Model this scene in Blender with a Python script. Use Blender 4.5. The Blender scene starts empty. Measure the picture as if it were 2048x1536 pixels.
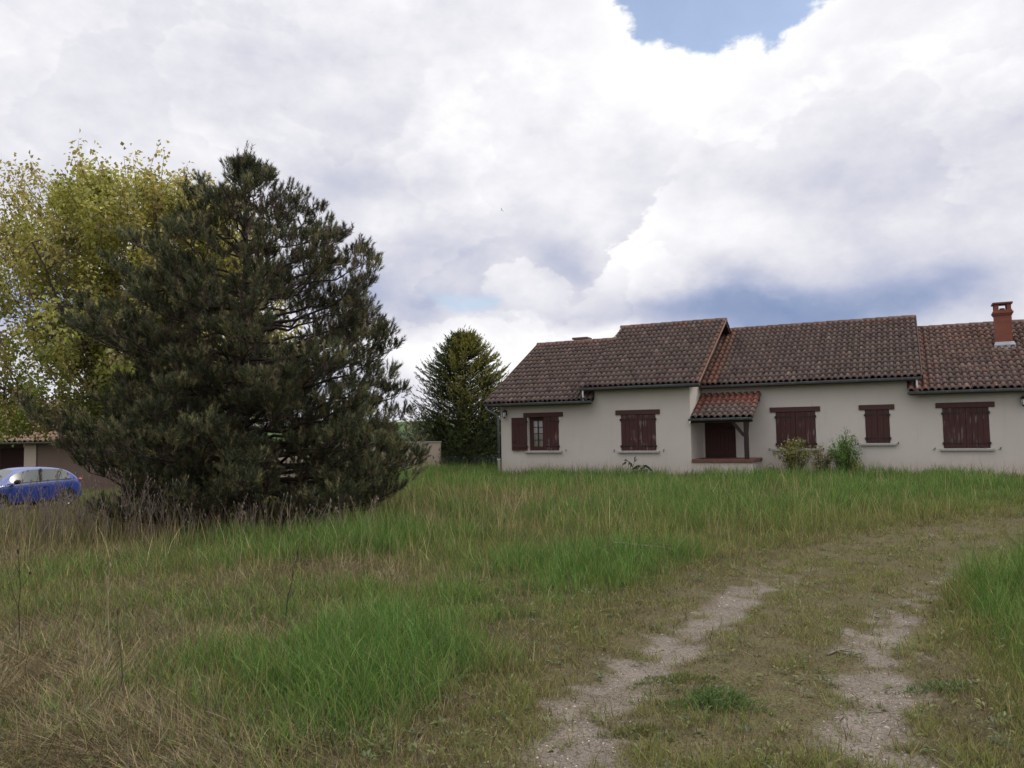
import bpy, bmesh, math, random
import numpy as np
from mathutils import Matrix, Vector

R_ = math.radians
rng = np.random.default_rng(7)
random.seed(7)
SC = bpy.context.scene
COL = SC.collection

# ------------------------------------------------------------------ camera
EYE = 1.62
cam_d = bpy.data.cameras.new("camera")
cam = bpy.data.objects.new("camera", cam_d)
COL.objects.link(cam)
cam_d.sensor_width = 36.0
cam_d.lens = 36.0 * 1577.0 / 2048.0
cam_d.clip_start = 0.05
cam_d.clip_end = 4000.0
cam.matrix_world = (Matrix.Translation((0, 0, EYE)) @ Matrix.Rotation(math.pi / 2 + 0.0621, 4, 'X')
                    @ Matrix.Rotation(-0.0163, 4, 'Z'))
SC.camera = cam

# ------------------------------------------------------------------ colour management
SC.view_settings.view_transform = 'Standard'
SC.view_settings.look = 'None'
SC.view_settings.exposure = 0.0
SC.view_settings.gamma = 1.0
SC.view_settings.use_curve_mapping = False
SC.cycles.use_denoising = True
SC.cycles.max_bounces = 6
SC.cycles.diffuse_bounces = 3
SC.cycles.transmission_bounces = 4
SC.cycles.transparent_max_bounces = 8
SC.cycles.sample_clamp_indirect = 6.0

# ------------------------------------------------------------------ sun (weak and wide: behind cloud)
SUN_EL, SUN_AZ = R_(50), R_(72)          # azimuth from +Y towards +X
sd = bpy.data.lights.new("sun", 'SUN')
sd.energy = 1.5
sd.angle = R_(10)
sd.color = (1.0, 0.95, 0.86)
sun = bpy.data.objects.new("sun", sd)
COL.objects.link(sun)
_dir = Vector((math.sin(SUN_AZ) * math.cos(SUN_EL), math.cos(SUN_AZ) * math.cos(SUN_EL), math.sin(SUN_EL)))
sun.rotation_euler = _dir.to_track_quat('Z', 'Y').to_euler()
sun.location = (30, 10, 40)


# ------------------------------------------------------------------ node helper
class NT:
    def __init__(s, tree):
        s.t = tree
        s.n = tree.nodes
        s.l = tree.links

    def node(s, kind, **kw):
        nd = s.n.new(kind)
        for k, v in kw.items():
            if k == 'ins':
                for kk, vv in v.items():
                    if isinstance(vv, bpy.types.NodeSocket):
                        s.l.new(vv, nd.inputs[kk])
                    else:
                        nd.inputs[kk].default_value = vv
            else:
                setattr(nd, k, v)
        return nd

    def m(s, op, a, b=None, c=None, clamp=False):
        nd = s.n.new('ShaderNodeMath')
        nd.operation = op
        nd.use_clamp = clamp
        for i, v in enumerate((a, b, c)):
            if v is None:
                continue
            if isinstance(v, bpy.types.NodeSocket):
                s.l.new(v, nd.inputs[i])
            else:
                nd.inputs[i].default_value = v
        return nd.outputs[0]

    def smooth(s, v, lo, hi, a=0.0, b=1.0):
        nd = s.n.new('ShaderNodeMapRange')
        nd.interpolation_type = 'SMOOTHSTEP'
        s.l.new(v, nd.inputs[0])
        for i, x in enumerate((lo, hi, a, b)):
            nd.inputs[i + 1].default_value = x
        return nd.outputs[0]

    def mixc(s, f, a, b, blend='MIX'):
        nd = s.n.new('ShaderNodeMix')
        nd.data_type = 'RGBA'
        nd.blend_type = blend
        for i, v in ((0, f), (6, a), (7, b)):
            if isinstance(v, bpy.types.NodeSocket):
                s.l.new(v, nd.inputs[i])
            else:
                nd.inputs[i].default_value = (*v, 1) if isinstance(v, tuple) and len(v) == 3 else v
        return nd.outputs[2]

    def noise(s, vec, scale, detail=4, rough=0.55, dist=0.0):
        nd = s.n.new('ShaderNodeTexNoise')
        if vec is not None:
            s.l.new(vec, nd.inputs['Vector'])
        nd.inputs['Scale'].default_value = scale
        nd.inputs['Detail'].default_value = detail
        nd.inputs['Roughness'].default_value = rough
        nd.inputs['Distortion'].default_value = dist
        return nd.outputs['Fac']

    def ramp(s, f, stops):
        nd = s.n.new('ShaderNodeValToRGB')
        s.l.new(f, nd.inputs[0])
        e = nd.color_ramp.elements
        while len(e) < len(stops):
            e.new(0.5)
        for el, (p, c) in zip(e, stops):
            el.position = p
            el.color = (*c, 1)
        return nd.outputs[0]


# ------------------------------------------------------------------ world: Nishita sky behind procedural cloud
world = bpy.data.worlds.new("World")
SC.world = world
world.use_nodes = True
world.node_tree.nodes.clear()
W = NT(world.node_tree)
w_out = W.node('ShaderNodeOutputWorld')
sky = W.node('ShaderNodeTexSky')
sky.sky_type = 'NISHITA'
sky.sun_disc = False
sky.sun_elevation = SUN_EL
sky.sun_rotation = SUN_AZ
sky.air_density = 1.0
sky.dust_density = 1.0
bg_sky = W.node('ShaderNodeBackground')
W.l.new(sky.outputs[0], bg_sky.inputs[0])
bg_sky.inputs[1].default_value = 0.15
gen = W.node('ShaderNodeTexCoord').outputs['Generated']
sep = W.node('ShaderNodeSeparateXYZ')
W.l.new(gen, sep.inputs[0])
dx, dy, dz = sep.outputs
DEG = 180 / math.pi
az0 = W.m('MULTIPLY', W.m('ARCTAN2', dx, dy), DEG)
el0 = W.m('MULTIPLY', W.m('ARCSINE', W.m('MAXIMUM', W.m('MINIMUM', dz, 0.9999), -0.9999)), DEG)
# direction space is stretched a little so that cloud forms lie flatter near the horizon
vm = W.node('ShaderNodeVectorMath', operation='MULTIPLY')
W.l.new(gen, vm.inputs[0])
vm.inputs[1].default_value = (1, 1, 1.55)
P = vm.outputs[0]
n_big = W.noise(P, 5.0, 6, 0.55)
n_big2 = W.noise(W.node('ShaderNodeVectorMath', operation='ADD', ins={0: P, 1: (7.3, 2.1, 4.4)}).outputs[0], 5.0, 6, 0.55)
n_med = W.noise(P, 16.0, 6, 0.58)
n_fine = W.noise(P, 46.0, 5, 0.6)
az = W.m('ADD', az0, W.m('MULTIPLY', W.m('SUBTRACT', n_big, 0.5), 9.0))
el = W.m('ADD', el0, W.m('MULTIPLY', W.m('SUBTRACT', n_big2, 0.5), 5.0))
azs = W.m('ADD', az0, W.m('MULTIPLY', W.m('SUBTRACT', n_med, 0.5), 3.0))


def blob(a, e, sa, se, A=None, E=None):
    A = A or az
    E = E or el
    da = W.m('MULTIPLY', W.m('SUBTRACT', A, a), 1 / sa)
    de = W.m('MULTIPLY', W.m('SUBTRACT', E, e), 1 / se)
    q = W.m('ADD', W.m('MULTIPLY', da, da), W.m('MULTIPLY', de, de))
    return W.m('EXPONENT', W.m('MULTIPLY', q, -1.0))


base = W.n.new('ShaderNodeValToRGB')
mr = W.node('ShaderNodeMapRange', ins={0: el0, 1: 0.0, 2: 90.0, 3: 0.0, 4: 1.0})
W.l.new(mr.outputs[0], base.inputs[0])
els = base.color_ramp.elements
for p, v in ((0.0, 0.78), (6 / 90, 0.76), (11 / 90, 0.71), (17 / 90, 0.78), (24 / 90, 0.93), (35 / 90, 0.97), (1.0, 0.92)):
    if p == 0.0:
        e = els[0]
    elif p == 1.0:
        e = els[1]
    else:
        e = els.new(p)
    e.color = (v, v, v, 1)
    e.position = p
V = base.outputs[0]
for a, e, sa, se, amp in (
        (-20, 24, 13, 4, -0.05), (-25, 25, 5, 2.5, 0.06), (-27, 15.5, 5, 2.2, -0.15), (-13, 17.8, 5, 2.0, -0.13), (-21, 21.5, 4, 1.6, -0.06), (-4.5, 13.8, 5, 2.0, -0.18), (-9, 15.5, 3, 1.2, 0.08), (3, 17.5, 3, 2, 0.05),
        (-10, 10.0, 6, 2.2, -0.32), (-19, 20, 5, 2, 0.05), (4, 25.5, 4, 3, 0.10), (12.5, 22.5, 5, 2.5, 0.14), (-2, 20.5, 5, 2.5, 0.06),
        (23.5, 16.5, 5, 3, -0.10), (31, 17.5, 4, 4, -0.09), (33, 20.5, 2.5, 1.5, 0.08), (15, 19, 3, 3, -0.07), (18, 13.2, 5, 2.2, 0.05),
        (12.5, 9.2, 4.6, 1.25, -0.34), (19.5, 8.0, 7.5, 2.1, -0.56), (28, 8.8, 5, 1.6, -0.26), (33, 8.5, 3, 1.6, 0.05),
        (-31, 8.4, 5, 2.4, -0.40), (3.9, 12.6, 2.4, 2.0, -0.22), (-5, 5.6, 4, 1.4, 0.12), (5.5, 8.7, 3.2, 0.7, -0.12), (8.2, 7.6, 2.0, 0.6, 0.16),
        (29, 24, 6, 2.5, 0.09)):
    V = W.m('ADD', V, W.m('MULTIPLY', blob(a, e, sa, se), amp))
# texture of the cloud body, three sizes
V = W.m('ADD', V, W.m('MULTIPLY', W.m('SUBTRACT', n_big, 0.5), 0.44))
V = W.m('ADD', V, W.m('MULTIPLY', W.m('SUBTRACT', n_med, 0.5), 0.26))
V = W.m('ADD', V, W.m('MULTIPLY', W.m('SUBTRACT', n_fine, 0.5), 0.07))
# crisp rims where one cloud heap stands before another
n_rim = W.noise(W.node('ShaderNodeVectorMath', operation='ADD', ins={0: P, 1: (3.7, 9.2, 1.1)}).outputs[0], 4.6, 8, 0.52)
for lv, amp in ((0.50, 0.085), (0.60, 0.06)):
    dr_ = W.m('SUBTRACT', n_rim, lv)
    rim = W.m('MULTIPLY', W.smooth(dr_, 0.0, 0.028), W.m('EXPONENT', W.m('MULTIPLY', W.m('MAXIMUM', dr_, 0.0), -9.0)))
    V = W.m('ADD', V, W.m('MULTIPLY', W.m('MULTIPLY', rim, W.smooth(n_big2, 0.42, 0.60)), amp))
billow = W.m('ADD', W.m('MULTIPLY', W.m('SUBTRACT', n_med, 0.5), 5.0), W.m('MULTIPLY', W.m('SUBTRACT', n_fine, 0.5), 1.6))


def half_plane(a, e, th):            # degrees to the right of a line through (a, e) rising at th
    return W.m('SUBTRACT', W.m('MULTIPLY', W.m('SUBTRACT', az0, a), math.sin(R_(th))),
               W.m('MULTIPLY', W.m('SUBTRACT', el0, e), math.cos(R_(th))))


# crisp cumulus flank rising to the right, with a darker gap on its left
d1 = W.m('ADD', half_plane(5.0, 9.8, 50), W.m('MULTIPLY', billow, 0.75))
edge = W.smooth(d1, -0.02, 0.42)
body = W.m('MULTIPLY', edge, W.m('EXPONENT', W.m('MULTIPLY', W.m('MAXIMUM', d1, 0.0), -0.22)))
body = W.m('MULTIPLY', body, blob(9.0, 13.2, 6.5, 4.0, az0, el0))
V = W.m('ADD', V, W.m('MULTIPLY', body, 0.24))
# rounded cumulus head left of the gap
dd = W.m('SUBTRACT', 1.0, W.m('ADD', W.m('POWER', W.m('ABSOLUTE', W.m('MULTIPLY', W.m('SUBTRACT', az0, 1.2), 1 / 3.6)), 2.0),
                              W.m('POWER', W.m('ABSOLUTE', W.m('MULTIPLY', W.m('SUBTRACT', el0, 10.4), 1 / 2.0)), 2.0)))
dd = W.m('ADD', dd, W.m('MULTIPLY', billow, 0.55))
V = W.m('ADD', V, W.m('MULTIPLY', W.m('MULTIPLY', W.smooth(dd, 0.0, 0.3), W.smooth(el0, 8.6, 11.0)), 0.11))
# low bright cumulus above the conifer
d3 = W.m('ADD', W.m('SUBTRACT', 8.4, el0), W.m('MULTIPLY', billow, 0.9))
low = W.m('MULTIPLY', W.smooth(d3, 0.0, 0.5), blob(-3.0, 6.6, 8.0, 2.4, az0, el0))
V = W.m('ADD', V, W.m('MULTIPLY', low, 0.13))
# gap of blue sky high on the right
hl = W.m('SUBTRACT', az0, W.m('ADD', 8.0, W.m('MULTIPLY', W.m('SUBTRACT', 29.2, el0), 0.47)))
hb = W.m('SUBTRACT', el0, W.m('SUBTRACT', 25.6, W.m('MULTIPLY', W.m('SUBTRACT', az0, 9.7), 0.03)))
hr = W.m('SUBTRACT', W.m('SUBTRACT', el0, 24.9), W.m('MULTIPLY', W.m('SUBTRACT', az0, 18.6), 0.5))
hole = W.m('MINIMUM', W.m('MINIMUM', hl, hb), W.m('MINIMUM', hr, W.m('SUBTRACT', 44.0, el0)))
hole = W.m('SUBTRACT', hole, W.m('MULTIPLY', billow, 0.85))
V = W.m('ADD', V, W.m('MULTIPLY', W.m('EXPONENT', W.m('MULTIPLY', W.m('ABSOLUTE', hole), -0.55)), 0.17))
hole_m = W.smooth(hole, -0.05, 0.75, 0.0, 0.86)
# thin pale-blue window low in the middle
pale = W.m('MULTIPLY', W.smooth(blob(-3.6, 10.1, 2.6, 0.85), 0.25, 0.95), 0.75)
ccol = W.ramp(V, ((0.0, (0.20, 0.27, 0.50)), (0.28, (0.29, 0.365, 0.555)), (0.46, (0.43, 0.475, 0.65)), (0.60, (0.57, 0.595, 0.72)),
                  (0.74, (0.735, 0.735, 0.815)), (0.88, (0.90, 0.895, 0.94)), (1.0, (1.06, 1.06, 1.07))))
ccol = W.mixc(pale, ccol, (0.56, 0.70, 0.87))
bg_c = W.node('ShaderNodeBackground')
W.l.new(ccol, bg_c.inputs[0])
# unseen sky overhead given extra strength, added to brighten the ground
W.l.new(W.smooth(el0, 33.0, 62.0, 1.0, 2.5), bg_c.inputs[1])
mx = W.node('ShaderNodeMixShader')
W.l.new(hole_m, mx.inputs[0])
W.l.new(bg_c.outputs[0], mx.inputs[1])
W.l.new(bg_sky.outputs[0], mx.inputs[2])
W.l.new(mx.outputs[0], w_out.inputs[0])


# ------------------------------------------------------------------ materials
def new_mat(name):
    m = bpy.data.materials.new(name)
    m.use_nodes = True
    m.node_tree.nodes.clear()
    t = NT(m.node_tree)
    out = t.node('ShaderNodeOutputMaterial')
    return m, t, out


def principled(t, out, col, rough=0.8, spec=0.3, metal=0.0, bump=None, bstr=0.3, bdist=0.01):
    b = t.node('ShaderNodeBsdfPrincipled')
    if isinstance(col, bpy.types.NodeSocket):
        t.l.new(col, b.inputs['Base Color'])
    else:
        b.inputs['Base Color'].default_value = (*col, 1)
    if isinstance(rough, bpy.types.NodeSocket):
        t.l.new(rough, b.inputs['Roughness'])
    else:
        b.inputs['Roughness'].default_value = rough
    b.inputs['Specular IOR Level'].default_value = spec
    b.inputs['Metallic'].default_value = metal
    if bump is not None:
        bp = t.node('ShaderNodeBump')
        bp.inputs['Strength'].default_value = bstr
        bp.inputs['Distance'].default_value = bdist
        t.l.new(bump, bp.inputs['Height'])
        t.l.new(bp.outputs[0], b.inputs['Normal'])
    t.l.new(b.outputs[0], out.inputs[0])
    return b


def mat_plain(name, col, rough=0.6, spec=0.3, metal=0.0, var=0.25, scale=6.0):
    m, t, out = new_mat(name)
    oc = t.node('ShaderNodeTexCoord').outputs['Object']
    n = t.noise(oc, scale, 5)
    c = t.mixc(n, tuple(x * (1 - var) for x in col), tuple(min(1, x * (1 + var)) for x in col))
    principled(t, out, c, rough, spec, metal, n, 0.15, 0.004)
    return m


def mat_leaf(name, trans=0.4, gloss=0.06, rough=0.5):
    m, t, out = new_mat(name)
    a = t.node('ShaderNodeAttribute', attribute_name='col')
    d = t.node('ShaderNodeBsdfDiffuse')
    tr = t.node('ShaderNodeBsdfTranslucent')
    g = t.node('ShaderNodeBsdfGlossy')
    g.inputs['Roughness'].default_value = rough
    t.l.new(a.outputs['Color'], d.inputs[0])
    t.l.new(a.outputs['Color'], tr.inputs[0])
    mx1 = t.node('ShaderNodeMixShader')
    mx1.inputs[0].default_value = trans
    t.l.new(d.outputs[0], mx1.inputs[1])
    t.l.new(tr.outputs[0], mx1.inputs[2])
    mx2 = t.node('ShaderNodeMixShader')
    mx2.inputs[0].default_value = gloss
    t.l.new(mx1.outputs[0], mx2.inputs[1])
    t.l.new(g.outputs[0], mx2.inputs[2])
    t.l.new(mx2.outputs[0], out.inputs[0])
    return m


def mat_wall(name, col):
    m, t, out = new_mat(name)
    oc = t.node('ShaderNodeTexCoord').outputs['Object']
    big = t.noise(oc, 0.7, 6, 0.6)
    mid = t.noise(oc, 5.0, 6, 0.65)
    grain = t.noise(oc, 90.0, 4, 0.7)
    st = t.node('ShaderNodeMapping', ins={'Vector': oc, 'Scale': (3.2, 3.2, 0.35)}).outputs[0]
    streak = t.smooth(t.noise(st, 1.6, 6, 0.65), 0.55, 0.78)
    sp = t.node('ShaderNodeSeparateXYZ')
    t.l.new(oc, sp.inputs[0])
    splash = t.m('MULTIPLY', t.smooth(t.m('ADD', sp.outputs[2], t.m('MULTIPLY', mid, 0.5)), 0.55, 1.1, 1.0, 0.0), 0.55)
    c = t.mixc(big, tuple(x * 0.86 for x in col), tuple(min(1, x * 1.10) for x in col))
    c = t.mixc(t.m('MULTIPLY', streak, 0.34), c, (col[0] * 0.62, col[1] * 0.62, col[2] * 0.60))
    c = t.mixc(t.m('MULTIPLY', splash, 0.85), c, (col[0] * 0.85, col[1] * 0.74, col[2] * 0.70))
    c = t.mixc(t.m('MULTIPLY', t.m('SUBTRACT', grain, 0.3), 0.5, clamp=True), c, (col[0] * 0.78, col[1] * 0.78, col[2] * 0.78))
    principled(t, out, c, 0.92, 0.15, 0, t.m('ADD', t.m('MULTIPLY', grain, 0.7), t.m('MULTIPLY', mid, 0.4)), 0.6, 0.012)
    return m


def mat_wood(name, paint, bare, wear, zstretch=0.12):
    m, t, out = new_mat(name)
    tc = t.node('ShaderNodeTexCoord')
    oc = tc.outputs['Object']
    st = t.node('ShaderNodeMapping', ins={'Vector': oc, 'Scale': (1, 1, zstretch)}).outputs[0]
    fib = t.noise(st, 60.0, 5, 0.65)
    flake = t.noise(st, 16.0, 6, 0.7)
    reg = t.noise(oc, 2.6, 3, 0.5)
    k = t.m('ADD', t.m('MULTIPLY', flake, 0.75), t.m('MULTIPLY', reg, 0.45))
    msk = t.smooth(k, 0.78 - 0.17 * wear, 0.86 - 0.17 * wear)
    c = t.mixc(fib, tuple(x * 0.72 for x in paint), tuple(x * 1.28 for x in paint))
    c = t.mixc(t.m('MULTIPLY', msk, 0.75 * min(1.0, wear * 1.3)), c, bare)
    principled(t, out, c, 0.62, 0.3, 0, t.m('ADD', fib, t.m('MULTIPLY', msk, -0.5)), 0.5, 0.004)
    return m


def mat_tile(name):
    m, t, out = new_mat(name)
    a = t.node('ShaderNodeAttribute', attribute_name='col').outputs['Color']
    oc = t.node('ShaderNodeTexCoord').outputs['Object']
    lich = t.noise(oc, 26.0, 6, 0.72)
    soot = t.noise(oc, 1.5, 6, 0.62)
    grain = t.noise(oc, 120.0, 3, 0.6)
    c = t.mixc(t.m('MULTIPLY', t.smooth(soot, 0.42, 0.72), 0.30), a, (0.070, 0.052, 0.048))
    c = t.mixc(t.m('MULTIPLY', t.smooth(lich, 0.60, 0.74), 0.26), c, (0.25, 0.205, 0.18))
    c = t.mixc(t.m('MULTIPLY', grain, 0.35), c, (0.07, 0.05, 0.045))
    principled(t, out, c, 0.9, 0.2, 0, t.m('ADD', lich, grain), 0.5, 0.006)
    return m


M = {}
M['leaf'] = mat_leaf('leaf', 0.48, 0.04)
M['needle'] = mat_leaf('needle', 0.22, 0.025, 0.5)
M['grass'] = mat_leaf('grass_blade', 0.42, 0.02, 0.5)
M['dry'] = mat_leaf('dry_stem', 0.12, 0.02)
M['wall'] = mat_wall('beige_render', (0.585, 0.535, 0.48))
M['wall3'] = mat_wall('brown_render', (0.17, 0.125, 0.10))
M['wall2'] = mat_wall('tan_render', (0.47, 0.39, 0.31))
RED = (0.058, 0.023, 0.019)
M['red'] = mat_wood('red_brown_paint', RED, (0.20, 0.13, 0.11), 0.25)
M['red_worn'] = mat_wood('flaking_red_brown_paint', (0.060, 0.022, 0.020), (0.19, 0.15, 0.135), 0.75)
M['lintel'] = mat_wood('lintel_wood', (0.068, 0.030, 0.025), (0.20, 0.13, 0.11), 0.45, 3.0)
M['beam'] = mat_wood('dark_beam_wood', (0.026, 0.018, 0.016), (0.05, 0.04, 0.036), 0.2)
M['tile'] = mat_tile('clay_tile')
M['zinc'] = mat_plain('zinc', (0.145, 0.155, 0.16), 0.5, 0.5, 0.35, 0.2)
M['zinc_light'] = mat_plain('light_zinc', (0.42, 0.44, 0.46), 0.45, 0.5, 0.3, 0.15)
M['flash'] = mat_plain('lead_flashing', (0.30, 0.31, 0.33), 0.6, 0.4, 0.2, 0.2)
M['white'] = mat_plain('white_pvc', (0.66, 0.64, 0.60), 0.5, 0.4, 0, 0.1)
M['iron'] = mat_plain('black_iron', (0.022, 0.020, 0.020), 0.5, 0.4, 0.3, 0.3)
M['sill'] = mat_plain('concrete_sill', (0.38, 0.35, 0.32), 0.9, 0.15, 0, 0.2, 14)
M['mortar'] = mat_plain('mortar', (0.24, 0.135, 0.10), 0.9, 0.15, 0, 0.3, 14)
M['edge'] = mat_plain('step_edge', (0.14, 0.062, 0.05), 0.7, 0.3, 0, 0.3, 9)
M['bark'] = mat_plain('bark', (0.060, 0.046, 0.038), 0.9, 0.15, 0, 0.5, 18)
M['twig'] = mat_plain('twig', (0.110, 0.082, 0.068), 0.9, 0.15, 0, 0.4, 18)
M['dark'] = mat_plain('dark_inside', (0.018, 0.013, 0.012), 0.9, 0.1, 0, 0.2)
M['stick'] = mat_plain('grey_wood', (0.19, 0.155, 0.125), 0.9, 0.15, 0, 0.35, 25)
M['lace'] = mat_plain('lace', (0.60, 0.58, 0.56), 0.9, 0.1, 0, 0.35, 60)


def mat_brick(name):
    m, t, out = new_mat(name)
    oc = t.node('ShaderNodeTexCoord').outputs['Object']
    sp = t.node('ShaderNodeSeparateXYZ')
    t.l.new(oc, sp.inputs[0])
    cb = t.node('ShaderNodeCombineXYZ')
    t.l.new(t.m('ADD', sp.outputs[0], sp.outputs[1]), cb.inputs[0])
    t.l.new(sp.outputs[2], cb.inputs[1])
    b = t.node('ShaderNodeTexBrick')
    t.l.new(cb.outputs[0], b.inputs['Vector'])
    b.inputs['Color1'].default_value = (0.30, 0.098, 0.060, 1)
    b.inputs['Color2'].default_value = (0.24, 0.080, 0.052, 1)
    b.inputs['Mortar'].default_value = (0.20, 0.105, 0.085, 1)
    b.inputs['Scale'].default_value = 1.0
    b.inputs['Brick Width'].default_value = 0.22
    b.inputs['Row Height'].default_value = 0.065
    b.inputs['Mortar Size'].default_value = 0.008
    n = t.noise(oc, 9, 5)
    c = t.mixc(t.m('MULTIPLY', n, 0.45), b.outputs[0], (0.10, 0.045, 0.038))
    principled(t, out, c, 0.9, 0.15, 0, b.outputs['Fac'], -0.3, 0.004)
    return m


M['brick'] = mat_brick('red_brick')


def mat_glass(name, col, rough=0.04):
    m, t, out = new_mat(name)
    b = principled(t, out, col, rough, 0.8)
    return m


M['pane'] = mat_glass('window_glass', (0.03, 0.03, 0.032))
_m, _t, _o = new_mat('thin_glass')
_g = _t.node('ShaderNodeBsdfGlossy')
_g.inputs['Roughness'].default_value = 0.03
_tr = _t.node('ShaderNodeBsdfTransparent')
_mx = _t.node('ShaderNodeMixShader')
_fr = _t.node('ShaderNodeFresnel')
_fr.inputs[0].default_value = 1.6
_t.l.new(_fr.outputs[0], _mx.inputs[0])
_t.l.new(_tr.outputs[0], _mx.inputs[1])
_t.l.new(_g.outputs[0], _mx.inputs[2])
_t.l.new(_mx.outputs[0], _o.inputs[0])
M['thin'] = _m


# ------------------------------------------------------------------ mesh helpers
def tag(o, label=None, cat=None, group=None, kind=None):
    if label:
        o['label'] = label
    if cat:
        o['category'] = cat
    if group:
        o['group'] = group
    if kind:
        o['kind'] = kind
    return o


def empty(name, loc=(0, 0, 0), rz=0.0):
    o = bpy.data.objects.new(name, None)
    o.empty_display_size = 0.2
    COL.objects.link(o)
    o.location = loc
    o.rotation_euler = (0, 0, rz)
    return o


def np_mesh(name, verts, quads=None, tris=None, mat=None, parent=None, col=None, smooth=False):
    me = bpy.data.meshes.new(name)
    nq = 0 if quads is None else len(quads)
    nt = 0 if tris is None else len(tris)
    me.vertices.add(len(verts))
    me.vertices.foreach_set('co', np.ascontiguousarray(verts, dtype=np.float32).ravel())
    me.loops.add(nq * 4 + nt * 3)
    idx = []
    if nq:
        idx.append(np.asarray(quads, dtype=np.int32).ravel())
    if nt:
        idx.append(np.asarray(tris, dtype=np.int32).ravel())
    me.loops.foreach_set('vertex_index', np.concatenate(idx))
    me.polygons.add(nq + nt)
    ls = np.concatenate([np.arange(nq, dtype=np.int32) * 4, nq * 4 + np.arange(nt, dtype=np.int32) * 3])
    me.polygons.foreach_set('loop_start', ls)
    if smooth:
        me.polygons.foreach_set('use_smooth', np.ones(nq + nt, dtype=bool))
    if col is not None:
        c = np.ones((len(verts), 4), dtype=np.float32)
        c[:, :3] = col
        at = me.color_attributes.new('col', 'FLOAT_COLOR', 'POINT')
        at.data.foreach_set('color', c.ravel())
    me.update(calc_edges=True)
    me.validate()
    o = bpy.data.objects.new(name, me)
    COL.objects.link(o)
    if mat:
        me.materials.append(mat)
    if parent:
        o.parent = parent
    return o


class MB:
    """collects boxes, tubes and faces; build() links them as ONE mesh object"""

    def __init__(s):
        s.v, s.f, s.mi, s.sm = [], [], [], []

    def add(s, vs, fs, mi=0, sm=False):
        o = len(s.v)
        s.v += [tuple(p) for p in vs]
        for f in fs:
            s.f.append(tuple(i + o for i in f))
            s.mi.append(mi)
            s.sm.append(sm)
        return s

    def box(s, a, b, mi=0):
        (x0, y0, z0), (x1, y1, z1) = a, b
        return s.add([(x0, y0, z0), (x1, y0, z0), (x1, y1, z0), (x0, y1, z0), (x0, y0, z1), (x1, y0, z1), (x1, y1, z1), (x0, y1, z1)],
                     [(0, 3, 2, 1), (4, 5, 6, 7), (0, 1, 5, 4), (1, 2, 6, 5), (2, 3, 7, 6), (3, 0, 4, 7)], mi)

    def bar(s, p, q, w, h, mi=0):
        p, q = Vector(p), Vector(q)
        d = (q - p).normalized()
        a = d.cross(Vector((0, 0, 1)))
        if a.length < 1e-4:
            a = Vector((1, 0, 0))
        a.normalize()
        b = a.cross(d)
        vs = []
        for c in (p, q):
            for sa, sb in ((-1, -1), (1, -1), (1, 1), (-1, 1)):
                vs.append(c + a * sa * w / 2 + b * sb * h / 2)
        return s.add(vs, [(0, 1, 2, 3), (7, 6, 5, 4), (0, 4, 5, 1), (1, 5, 6, 2), (2, 6, 7, 3), (3, 7, 4, 0)], mi)

    def tube(s, pts, rad, n=8, mi=0, cap=True, sm=True):
        pts = [Vector(p) for p in pts]
        if not hasattr(rad, '__len__'):
            rad = [rad] * len(pts)
        vs, fs = [], []
        ref = Vector((0.31, 0.17, 0.93))
        for i, p in enumerate(pts):
            d = (pts[min(i + 1, len(pts) - 1)] - pts[max(i - 1, 0)]).normalized()
            a = d.cross(ref)
            if a.length < 1e-3:
                a = d.cross(Vector((1, 0, 0)))
            a.normalize()
            b = d.cross(a)
            for k in range(n):
                t = 2 * math.pi * k / n
                vs.append(p + (a * math.cos(t) + b * math.sin(t)) * rad[i])
        for i in range(len(pts) - 1):
            for k in range(n):
                k2 = (k + 1) % n
                fs.append((i * n + k, i * n + k2, (i + 1) * n + k2, (i + 1) * n + k))
        s.add(vs, fs, mi, sm)
        if cap:
            o = len(s.v) - len(vs)
            s.f.append(tuple(o + k for k in reversed(range(n))))
            s.f.append(tuple(o + (len(pts) - 1) * n + k for k in range(n)))
            s.mi += [mi, mi]
            s.sm += [False, False]
        return s

    def build(s, name, mats, parent=None, bevel=0.0):
        me = bpy.data.meshes.new(name)
        me.from_pydata(s.v, [], s.f)
        if not isinstance(mats, (list, tuple)):
            mats = [mats]
        for m in mats:
            me.materials.append(m)
        me.polygons.foreach_set('material_index', s.mi)
        me.polygons.foreach_set('use_smooth', s.sm)
        me.update()
        o = bpy.data.objects.new(name, me)
        COL.objects.link(o)
        if parent:
            o.parent = parent
        if bevel:
            b = o.modifiers.new('bevel', 'BEVEL')
            b.width = bevel
            b.segments = 2
            b.limit_method = 'ANGLE'
        return o


def sstep(a, b, x):
    t = np.clip((x - a) / (b - a), 0, 1)
    return t * t * (3 - 2 * t)


_perm = {}


def vnoise(x, y, s, seed=0):
    """smooth 2-D value noise in 0..1, feature size s metres"""
    if seed not in _perm:
        _perm[seed] = np.random.default_rng(1000 + seed).random((256, 256))
    T = _perm[seed]
    fx, fy = np.asarray(x) / s + 1000, np.asarray(y) / s + 1000
    ix, iy = np.floor(fx).astype(int), np.floor(fy).astype(int)
    tx, ty = fx - ix, fy - iy
    tx = tx * tx * (3 - 2 * tx)
    ty = ty * ty * (3 - 2 * ty)
    g = lambda a, b: T[a % 256, b % 256]
    return ((g(ix, iy) * (1 - tx) + g(ix + 1, iy) * tx) * (1 - ty) + (g(ix, iy + 1) * (1 - tx) + g(ix + 1, iy + 1) * tx) * ty)


def fbm(x, y, s, seed=0, o=4):
    v, a, t = 0, 1, 0
    for k in range(o):
        v = v + a * vnoise(x, y, s / 2 ** k, seed + k)
        t += a
        a *= 0.55
    return v / t


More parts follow.
